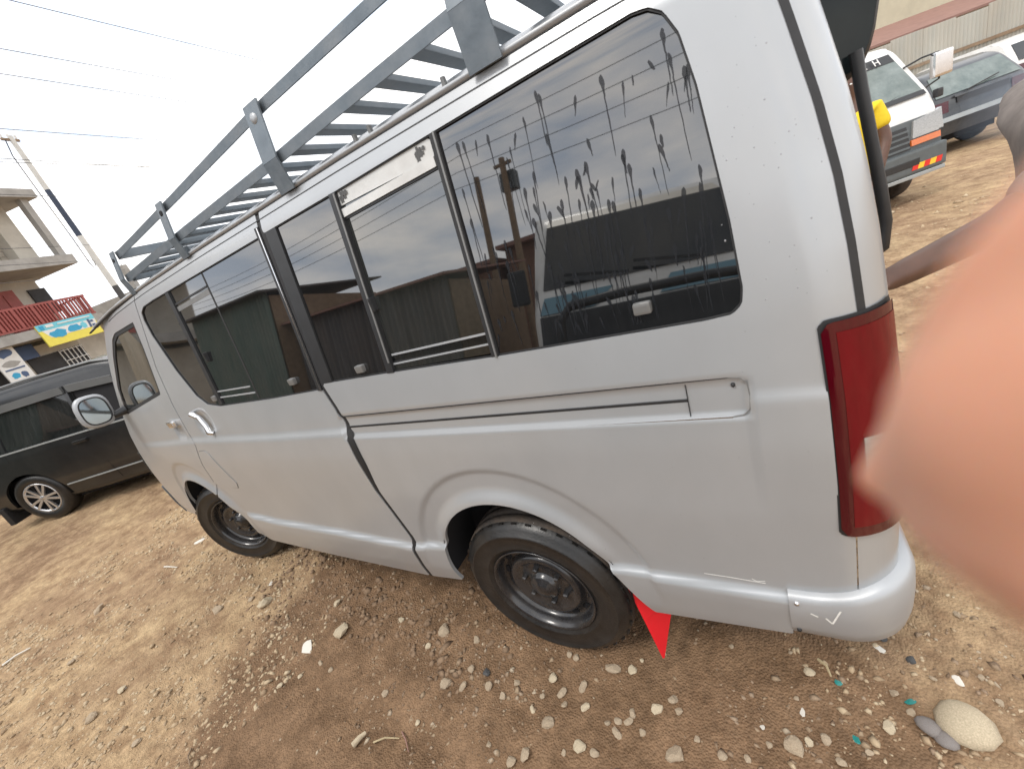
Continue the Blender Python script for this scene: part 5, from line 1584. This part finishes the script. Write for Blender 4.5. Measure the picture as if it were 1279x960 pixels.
def stone(x, y, d, mt, label, group, nm='stone', flat=1.0, el=1.0, rz=None, cat='stone', sink=.18, rounded=False):
    me = random.choice(ROCKS) if not rounded else ROUND
    key = me.name + mt
    if key not in bpy.data.meshes:
        m2 = me.copy(); m2.name = key; m2.materials.clear(); m2.materials.append(MATS[mt])
    o = bpy.data.objects.new(nm, bpy.data.meshes[key]); col.objects.link(o)
    s_ = d / 2
    o.scale = (s_ * el, s_ / el ** .5, s_ * .95 * flat)
    o.rotation_euler = (random.uniform(-.25, .25), random.uniform(-.25, .25), random.uniform(0, 6.28) if rz is None else rz)
    o.location = (x, y, gz(x, y) + s_ * flat * sink)
    tag(o, label, cat, group)
    return o
random.seed(77)
ST = [(-2.299, -0.163, 0.109), (-1.54, -0.231, 0.067), (-1.465, -0.224, 0.049), (-1.818, -0.342, 0.041), (-1.466, -0.156, 0.037), (-1.36, -0.189, 0.045), (-1.977, -0.043, 0.041), (-1.741, -0.113, 0.037), (-1.694, -0.035, 0.068), (-1.507, -0.039, 0.043), (-0.883, -0.006, 0.066), (-0.81, 0.007, 0.044), (-0.666, -0.052, 0.046), (-0.645, -0.085, 0.032), (-0.718, -0.092, 0.049), (-0.865, -0.179, 0.033), (-0.832, -0.162, 0.035), (-0.798, -0.154, 0.038), (-0.64, -0.203, 0.069), (-1.148, -0.38, 0.043), (-1.111, -0.352, 0.054), (-0.984, -0.307, 0.024), (-0.885, -0.272, 0.037), (-0.981, -0.093, 0.048), (-1.052, -0.132, 0.048), (-1.099, -0.095, 0.043), (-1.122, -0.16, 0.03), (-1.062, 0.005, 0.032), (-1.032, -0.003, 0.032), (-0.712, 0.095, 0.021), (-0.79, 0.05, 0.021), (-1.283, -0.21, 0.037), (-1.243, -0.151, 0.035), (-0.953, -0.156, 0.04), (-1.03, -0.167, 0.041), (-1.064, -0.245, 0.057), (-0.79, -0.127, 0.035), (-0.75, -0.173, 0.026), (-0.827, -0.199, 0.043), (-0.932, -0.271, 0.058), (-0.263, 0.139, 0.039), (-0.335, -0.087, 0.06), (-0.289, -0.065, 0.032), (-0.252, -0.044, 0.037), (-0.51, -0.167, 0.033), (-0.064, 0.13, 0.029), (-0.096, 0.028, 0.045), (-0.037, 0.09, 0.032), (-0.494, 0.172, 0.023), (-0.312, 0.198, 0.016), (-0.221, -0.09, 0.031), (-0.312, 0.047, 0.018), (0.16, 0.439, 0.031), (-3.534, -0.805, 0.063), (-3.003, -0.893, 0.057), (-4.307, -0.842, 0.052), (-3.538, -0.941, 0.069), (-4.811, -0.562, 0.123), (-3.431, -0.296, 0.083), (-3.061, -0.163, 0.11), (-3.227, -0.162, 0.052), (-2.196, -0.34, 0.031), (-2.288, -0.333, 0.032), (-2.358, -0.413, 0.031), (-2.407, -0.482, 0.038), (-2.493, -0.045, 0.073), (-0.587, -0.148, 0.027), (-0.446, -0.156, 0.028), (-0.393, -0.099, 0.021), (-0.155, -0.045, 0.026), (0.166, 0.169, 0.026), (0.147, 0.228, 0.023), (0.039, 0.199, 0.021), (-1.142, -0.216, 0.03), (-1.591, -0.388, 0.028), (-1.256, -0.366, 0.028)]
for i, (x, y, d) in enumerate(ST):
    if d > .06 and i == 0:
        stone(x, y, d, 'pale_stone', 'flat pale stone lying alone on the damp dirt before the sliding door', None, el=1.15)
    else:
        if x < -2.55: lb, gp = 'tan stone on the dry dirt before the front wheel and sliding door', 'stones on the dry dirt'
        elif x < -1.25: lb, gp = 'small tan stone in the damp dirt ahead of the rear wheel', 'stones ahead of the rear wheel'
        elif x < -.55: lb, gp = 'small tan stone in the damp dirt beside the rear wheel and red flap', 'stones beside the rear wheel'
        else: lb, gp = 'small tan stone in the dirt below the rear bumper', 'stones below the rear bumper'
        stone(x, y, d, random.choice(['stone', 'stone', 'pale_stone']), lb, gp)
stone(.072, .084, .122, 'pale_stone', 'large round pale stone near the rear bumper', None, sink=.2, el=1.02, rounded=True)
stone(-.004, .059, .056, 'grey_stone', 'grey rounded pebble touching the large round pale stone', None, el=1.15, rounded=True)
stone(.021, .036, .052, 'grey_stone', 'grey-brown squarish pebble below the large round pale stone', None, rounded=True)
for x, y, d in ((-.03, .12, .033), (-.177, -.017, .027), (-.191, .128, .023)):
    stone(x, y, d, 'teal_glass', 'teal glass chip in the dirt behind the van', 'teal glass chips', 'glass_chip', .35, 1.2, cat='glass chip')
for x, y, d in ((-1.391, -.15, .046), (-.05, .30, .031), (.004, .243, .03)):
    stone(x, y, d, 'dark_stone', 'small dark grey stone in the dirt', 'dark stones in the dirt')
for x, y, d in ((-2.434, -.299, .091), (-4.68, .144, .085), (-.301, .014, .027), (-.407, -.057, .022), (-.066, .269, .036), (.096, .205, .028), (-3.194, -.041, .042), (-3.534, -.79, .05)):
    stone(x, y, d, 'white_chip', 'flat white shard lying on the dirt', 'white shards on the dirt', 'white_shard', .28, 1.3, cat='shard')
def stick(a, b, r, label, mt='straw'):
    a = Vector((*a, gz(*a) + r * .8 + .004)); b = Vector((*b, gz(*b) + r * .8 + .004)); mid = (a + b) / 2 + Vector((random.uniform(-.01, .01), random.uniform(-.01, .01), .006))
    o = MB().tube([a, mid, b], [r, r * .9, r * .6], 6).build('stick', mt); tag(o, label, 'stick')
stick((-5.055, -1.059), (-5.004, -.919), .008, 'pale flat stick on the dry dirt far from the damp patch', 'white_chip')
stick((-4.704, -.138), (-4.482, -.118), .006, 'white straw on the dry dirt beside the front wheel', 'white_chip')
stick((-2.625, -.805), (-2.534, -.844), .004, 'dark twig at the edge of the damp dirt', 'timber')
stick((-1.729, -.501), (-1.629, -.455), .004, 'pale straw lying in the old tyre rut')
stick((-1.634, -.434), (-1.561, -.478), .003, 'reddish twig crossing the tyre rut', 'brown_roof')
stick((-.238, .187), (-.211, .137), .005, 'short pale splinter behind the rear bumper')
stick((-1.802, -.54), (-1.785, -.488), .012, 'short broken wood chip in the tyre rut', 'pale_stone')
def gravel(nm, n, seed, mt, smin, smax, region, p=2.4):
    rn = np.random.default_rng(seed)
    x = rn.uniform(region[0], region[1], n * 6); y = rn.uniform(region[2], region[3], n * 6)
    cl = fbm(x * 3.1, y * 3.1, 3, seed + 50)
    keep = rn.random(len(x)) < np.clip((cl - .36) * 4, .05, 1)
    x, y = x[keep][:n], y[keep][:n]; n = len(x)
    s = smin + (smax - smin) * rn.random(n) ** p
    base = np.array([(0, 0, 1), (1, 0, .1), (.3, .95, -.1), (-.8, .6, .15), (-.8, -.6, -.1), (.3, -.95, .1), (0, 0, -1)], float)
    V = base[None] * (1 + .55 * rn.uniform(-1, 1, (n, 7, 1)))
    th = rn.uniform(0, 6.28, n); c, s_ = np.cos(th)[:, None], np.sin(th)[:, None]
    st_ = rn.uniform(.7, 1.5, n)[:, None]
    vx = V[..., 0] * st_; vy = V[..., 1]; vz = V[..., 2] * rn.uniform(.45, .8, n)[:, None]
    X = x[:, None] + s[:, None] * (vx * c - vy * s_); Y = y[:, None] + s[:, None] * (vx * s_ + vy * c)
    Z = ground_z(x, y)[:, None] + s[:, None] * (vz + rn.uniform(-.35, .15, n)[:, None])
    F = np.array([(0, 1, 2), (0, 2, 3), (0, 3, 4), (0, 4, 5), (0, 5, 1), (6, 2, 1), (6, 3, 2), (6, 4, 3), (6, 5, 4), (6, 1, 5)])
    vv = np.stack([X, Y, Z], -1).reshape(-1, 3); ff = (F[None] + 7 * np.arange(n)[:, None, None]).reshape(-1, 3)
    me = bpy.data.meshes.new(nm)
    me.vertices.add(len(vv)); me.vertices.foreach_set('co', vv.ravel())
    me.loops.add(ff.size); me.loops.foreach_set('vertex_index', ff.ravel())
    me.polygons.add(len(ff)); me.polygons.foreach_set('loop_start', np.arange(0, ff.size, 3)); me.polygons.foreach_set('loop_total', np.full(len(ff), 3))
    me.update(calc_edges=True)
    me.materials.append(MATS[mt])
    o = bpy.data.objects.new(nm, me); col.objects.link(o); o['kind'] = 'stuff'
    return o
def var_mat(name, cols, scale):
    m = bpy.data.materials.new(name); m.use_nodes = True; nt = m.node_tree; p = nt.nodes['Principled BSDF']; p.inputs['Roughness'].default_value = .9
    tc = nd(nt, 'ShaderNodeTexCoord'); v = nd(nt, 'ShaderNodeTexVoronoi', Scale=scale); nt.links.new(tc.outputs['Object'], v.inputs['Vector'])
    cr = nd(nt, 'ShaderNodeValToRGB'); cr.color_ramp.interpolation = 'LINEAR'
    sep = nd(nt, 'ShaderNodeSeparateColor'); nt.links.new(v.outputs['Color'], sep.inputs[0]); nt.links.new(sep.outputs[0], cr.inputs[0])
    while len(cr.color_ramp.elements) < len(cols): cr.color_ramp.elements.new(.5)
    for i, c in enumerate(cols):
        cr.color_ramp.elements[i].position = i / (len(cols) - 1); cr.color_ramp.elements[i].color = (*c, 1)
    nt.links.new(cr.outputs[0], p.inputs['Base Color']); MATS[name] = m
var_mat('gravel_mix', [(.16, .105, .065), (.26, .18, .115), (.34, .25, .16), (.30, .21, .14), (.44, .36, .26)], 22)
var_mat('dry_crumbs', [(.30, .21, .13), (.42, .31, .195), (.48, .37, .24), (.54, .44, .30)], 25)
gravel('gravel', 3800, 1, 'gravel_mix', .0015, .012, (-2.9, .25, -.75, .55), 3.2)
gravel('gravel', 9000, 2, 'dry_crumbs', .003, .017, (-6.0, -2.4, -1.5, .6))
gravel('gravel', 5200, 3, 'dry_crumbs', .002, .013, (-.35, 1.4, -.2, 1.6))
gravel('gravel', 5000, 4, 'dry_crumbs', .008, .035, (-8.0, 6.0, .6, 8.0), 3.0)
gravel('dirt_clods', 900, 5, 'clod', .004, .022, (-3.2, -1.3, -.25, .32), 2.0)

# ------------------------------------------------------------------ people
mat('dark_skin', (0.105, 0.052, 0.034), 0.5, 0, 0.15, 20, sss=.1)
mat('yellow_cloth', (0.72, 0.52, 0.02), 0.85, 0, 0.12, 12, bump=.2, bscale=20)
mat('navy_cloth', (0.03, 0.035, 0.06), 0.85, 0, 0.15, 12)
mat('grey_cloth', (0.19, 0.165, 0.15), 0.9, 0, 0.25, 30, bump=.2, bscale=40, stretch=(1, 1, .3))
mat('dark_cloth', (0.05, 0.05, 0.055), 0.9, 0, 0.2, 20)
mat('hair', (0.012, 0.010, 0.009), 0.8, 0, 0.3, 60, bump=.5, bscale=200)
def rotp(q, o, rz):
    c, s_ = math.cos(rz), math.sin(rz); return (o[0] + q[0] * c - q[1] * s_, o[1] + q[0] * s_ + q[1] * c, o[2] + q[2])
def person(loc, rz, label, arms, shirt, trousers, lean=0.0, h=1.72):
    """faces local +x; arms: dict of L/R -> [shoulder, elbow, wrist] offsets in local coordinates"""
    R_ = empty('person', loc); tag(R_, label, 'person')
    k = h / 1.75
    def T(q): return rotp((q[0] * k + lean * max(0, q[2] - .9), q[1] * k, q[2] * k), loc, rz)
    J, E_ = [], []
    def add(q, r, par):
        J.append((*T(q), *( (r, r) if not isinstance(r, tuple) else r))); i = len(J) - 1
        if par is not None: E_.append((par, i))
        return i
    pel = add((0, 0, .95), (.13, .16), None)
    bel = add((.02, 0, 1.12), (.115, .14), pel); che = add((.02, 0, 1.32), (.125, .17), bel); top = add((.0, 0, 1.45), (.09, .11), che)
    nk = add((.02, 0, 1.53), .055, top); h1 = add((.035, 0, 1.60), .075, nk); h2 = add((.035, 0, 1.68), .09, h1); h3 = add((.02, 0, 1.755), .06, h2)
    sh = {}
    for s_, sg in (('L', 1), ('R', -1)):
        a = arms[s_]
        s0 = add((0, sg * .17, 1.42), .062, top); e = add(a[0], .056, s0); w = add(a[1], .040, e)
        hand = Vector(a[1]); d = (hand - Vector(a[0])).normalized()
        pa = add(tuple(hand + d * .06), (.036, .024), w); sh[s_] = (a, sg)
        side_ = d.cross(Vector((0, 0, 1)));
        side_ = side_.normalized() if side_.length > .1 else Vector((0, 1, 0))
        for q in range(4):
            b0 = hand + d * .09 + side_ * (.030 - .020 * q); ln = (.07, .08, .075, .058)[q]
            i1 = add(tuple(b0), .009, pa); i2 = add(tuple(b0 + d * ln * .5 + Vector((0, 0, -.006))), .0085, i1); add(tuple(b0 + d * ln + Vector((0, 0, -.022))), .007, i2)
        i1 = add(tuple(hand + d * .04 + side_ * .038), .011, pa); add(tuple(hand + d * .085 + side_ * .060), .009, i1)
    for sg in (1, -1):
        hp = add((0, sg * .09, .88), .095, pel); kn = add((.03, sg * .10, .50), .060, hp); an = add((-.01, sg * .105, .09), .040, kn); add((.13, sg * .115, .035), .034, an)
    body = skin_mesh('body', J, E_, 'dark_skin', R_)
    # clothing
    J2, E2 = [], []
    def add2(q, r, par):
        J2.append((*T(q), *((r, r) if not isinstance(r, tuple) else r))); i = len(J2) - 1
        if par is not None: E2.append((par, i))
        return i
    b0 = add2((0, 0, .80), (.19, .22), None); b05 = add2((.01, 0, .96), (.18, .205), b0); b1 = add2((.02, 0, 1.12), (.165, .185), b05); b2 = add2((.02, 0, 1.32), (.16, .20), b1); b3 = add2((0, 0, 1.46), (.10, .13), b2)
    for s_, sg in (('L', 1), ('R', -1)):
        a = Vector(arms[s_][0]); s0 = Vector((0, sg * .18, 1.42)); i = add2(tuple(s0), .085, b3)
        add2(tuple(s0 + (a - s0) * .72), .088, i) if arms[s_][2] < .9 else add2(tuple(s0 + (a - s0) * .95), .082, i)
    skin_mesh('shirt', J2, E2, shirt, R_)
    J2, E2 = [], []
    p0 = add2((0, 0, .98), (.15, .18), None); 
    for sg in (1, -1):
        hp = add2((0, sg * .095, .86), .115, p0); kn = add2((.03, sg * .10, .50), .085, hp); add2((0, sg * .105, .10), .070, kn)
    skin_mesh('trousers', J2, E2, trousers, R_)
    skin_mesh('hair', [(*T((-.030, 0, 1.655)), .075), (*T((-.012, 0, 1.705)), .094), (*T((.004, 0, 1.745)), .082)], [(0, 1), (1, 2)], 'hair', R_)
    for sg in (1, -1):
        skin_mesh('shoe', [(*T((-.04, sg * .105, .045)), .046), (*T((.06, sg * .11, .040)), .044), (*T((.17, sg * .118, .030)), .034)], [(0, 1), (1, 2)], 'dark_cloth', R_)
    for sg in (1, -1):
        q = T((.118, sg * .032, 1.675)); MB().lathe([(0, -.008), (.007, -.005), (.010, 0), (.007, .005), (0, .008)], 10, q, axis='z').build('eye', 'sign_white', R_)
        q = T((.02, sg * .092, 1.655)); skin_mesh('ear', [(q[0], q[1], q[2] - .022, .010), (q[0], q[1], q[2] + .022, .014)], [(0, 1)], 'dark_skin', R_, sub=1)
    a, b, c = T((.118, 0, 1.675)), T((.142, 0, 1.640)), T((.120, 0, 1.628))
    skin_mesh('nose', [(*a, .008), (*b, .015), (*c, .010)], [(0, 1), (1, 2)], 'dark_skin', R_, sub=1)
    a, b = T((.118, -.022, 1.600)), T((.118, .022, 1.600)); skin_mesh('lips', [(*a, .006), (*T((.128, 0, 1.600)), .009), (*b, .006)], [(0, 1), (1, 2)], 'brown_roof', R_, sub=1)
    return R_
person((.58, 4.45, 0), RAD(-100), 'person in a bright yellow shirt standing behind the van near the white truck',
       {'L': ((.03, .26, 1.15), (.14, .22, .95), .5), 'R': ((.03, -.26, 1.15), (.14, -.22, .95), .5)}, 'yellow_cloth', 'navy_cloth')
def to_local(w, loc, rz, lean, h):
    k = h / 1.75; c, s_ = math.cos(-rz), math.sin(-rz); dx, dy = w[0] - loc[0], w[1] - loc[1]
    lx, ly = dx * c - dy * s_, dx * s_ + dy * c; z = w[2] / k
    return ((lx - lean * max(0, z - .9)) / k, ly / k, z)
_l = lambda w: to_local(w, (.73, 1.34), RAD(212), .12, 1.72)
person((.73, 1.34, 0), RAD(212), 'person in a grey shirt reaching one bare arm to the van tailgate',
       {'L': (_l((.37, .97, 1.11)), _l((.085, .765, 1.075)), .95), 'R': (_l((1.02, 1.52, 1.12)), _l((1.02, 1.45, .86)), .95)}, 'grey_cloth', 'dark_cloth', lean=.12)

# ------------------------------------------------------------------ the photographer's hand with one finger before the lens
mat('finger_skin', (0.70, 0.345, 0.225), 0.45, 0, 0.10, 60, sss=.5, bump=.1, bscale=900)
def cw(x, y, z): return tuple(CAM + RIGHT * x + DOWN * y + FWD * z)
HAND = empty('person', cw(.17, .36, -.24)); tag(HAND, 'hand of the person taking the picture with one finger before the lens', 'person')
J, E_ = [], []
def ha(x, y, z, r, par):
    J.append((*cw(x, y, z), *((r, r) if not isinstance(r, tuple) else r))); i = len(J) - 1
    if par is not None: E_.append((par, i))
    return i
el = ha(.17, .36, -.24, .045, None); fa = ha(.145, .22, -.17, .036, el); wr = ha(.118, .118, -.110, .028, fa)
pm = ha(.100, .070, -.085, (.034, .020), wr); kn = ha(.075, .030, -.065, (.030, .016), pm)
u = kn
for q in ((.040, -.014, -.045, .0115), (.0290, -.0120, -.004, .0105), (0.03353, -0.00584, 0.0200, 0.0094), (0.03892, -0.00300, 0.0280, 0.0092), (0.04217, 0.00123, 0.0350, 0.0080), (0.04423, 0.00638, 0.0420, 0.0060), (0.04512, 0.01066, 0.0480, 0.0040), (0.04526, 0.01330, 0.0525, 0.0024)):
    u = ha(*q, u)
u = kn
for q in ((.044, .014, -.045, .0110), (.0300, .0100, -.002, .0100), (0.03353, 0.00682, 0.0200, 0.0092), (0.03892, 0.00955, 0.0280, 0.0088), (0.04245, 0.01105, 0.0350, 0.0078), (0.04504, 0.01178, 0.0420, 0.0058), (0.04680, 0.01234, 0.0480, 0.0038)):
    u = ha(*q, u)
u = kn
for q in ((.042, .0, -.045, .0130), (.0290, -.001, -.003, .0125), (0.03275, 0.00156, 0.0200, 0.0112), (0.03848, 0.00327, 0.0280, 0.0108), (0.04204, 0.00614, 0.0350, 0.0090), (0.04455, 0.00916, 0.0420, 0.0066), (0.04549, 0.01160, 0.0480, 0.0044)):
    u = ha(*q, u)
for i, (yy, ln) in enumerate(((.044, .95), (.064, .75))):
    a = ha(.062 + .004 * i, yy, -.045, .0098, kn); b = ha(.045 + .006 * i, yy + .006, -.028, .0092, a); c = ha(.030 + .006 * i, yy + .010, -.030, .0086, b); ha(.018 + .008 * i, yy + .010, -.036, .0072, c)
a = ha(.085, .055, -.115, .0125, pm); b = ha(.062, .035, -.125, .0110, a); ha(.040, .020, -.122, .0085, b)
hd = skin_mesh('hand', J, E_, 'finger_skin', HAND, root=0, sub=2)
rm_ = hd.modifiers.new('remesh', 'REMESH'); rm_.mode = 'VOXEL'; rm_.voxel_size = .0010; rm_.use_smooth_shade = True
sm_ = hd.modifiers.new('smooth', 'SMOOTH'); sm_.factor = .5; sm_.iterations = 14
skin_mesh('sleeve', [(*cw(.128, .165, -.142), .042), (*cw(.145, .22, -.17), .048), (*cw(.17, .36, -.24), .060), (*cw(.19, .46, -.30), .066)], [(0, 1), (1, 2), (2, 3)], 'navy_cloth', HAND)
mat('nail', (0.68, 0.42, 0.34), 0.3, 0, 0.05, 50)

# ------------------------------------------------------------------ exhaust smoke by the dark wagon
m = bpy.data.materials.new('smoke'); m.use_nodes = True; nt = m.node_tree; nt.nodes.clear()
pv = nt.nodes.new('ShaderNodeVolumePrincipled'); ou = nt.nodes.new('ShaderNodeOutputMaterial')
pv.inputs['Color'].default_value = (.70, .80, .95, 1); pv.inputs['Density'].default_value = .22
nt.links.new(pv.outputs[0], ou.inputs['Volume']); MATS['smoke'] = m
bm = bmesh.new(); bmesh.ops.create_icosphere(bm, subdivisions=3, radius=1)
for v in bm.verts:
    n = v.co.copy(); v.co *= 1 + .16 * math.sin(4 * n.x + 1) * math.sin(3 * n.y) + .12 * math.sin(5 * n.z + 2 * n.x)
me = bpy.data.meshes.new('exhaust_smoke'); bm.to_mesh(me); bm.free(); me.materials.append(m)
o = bpy.data.objects.new('exhaust_smoke', me); col.objects.link(o); o.location = (3.95, 10.2, .55); o.scale = (1.0, .6, .5); o['kind'] = 'stuff'
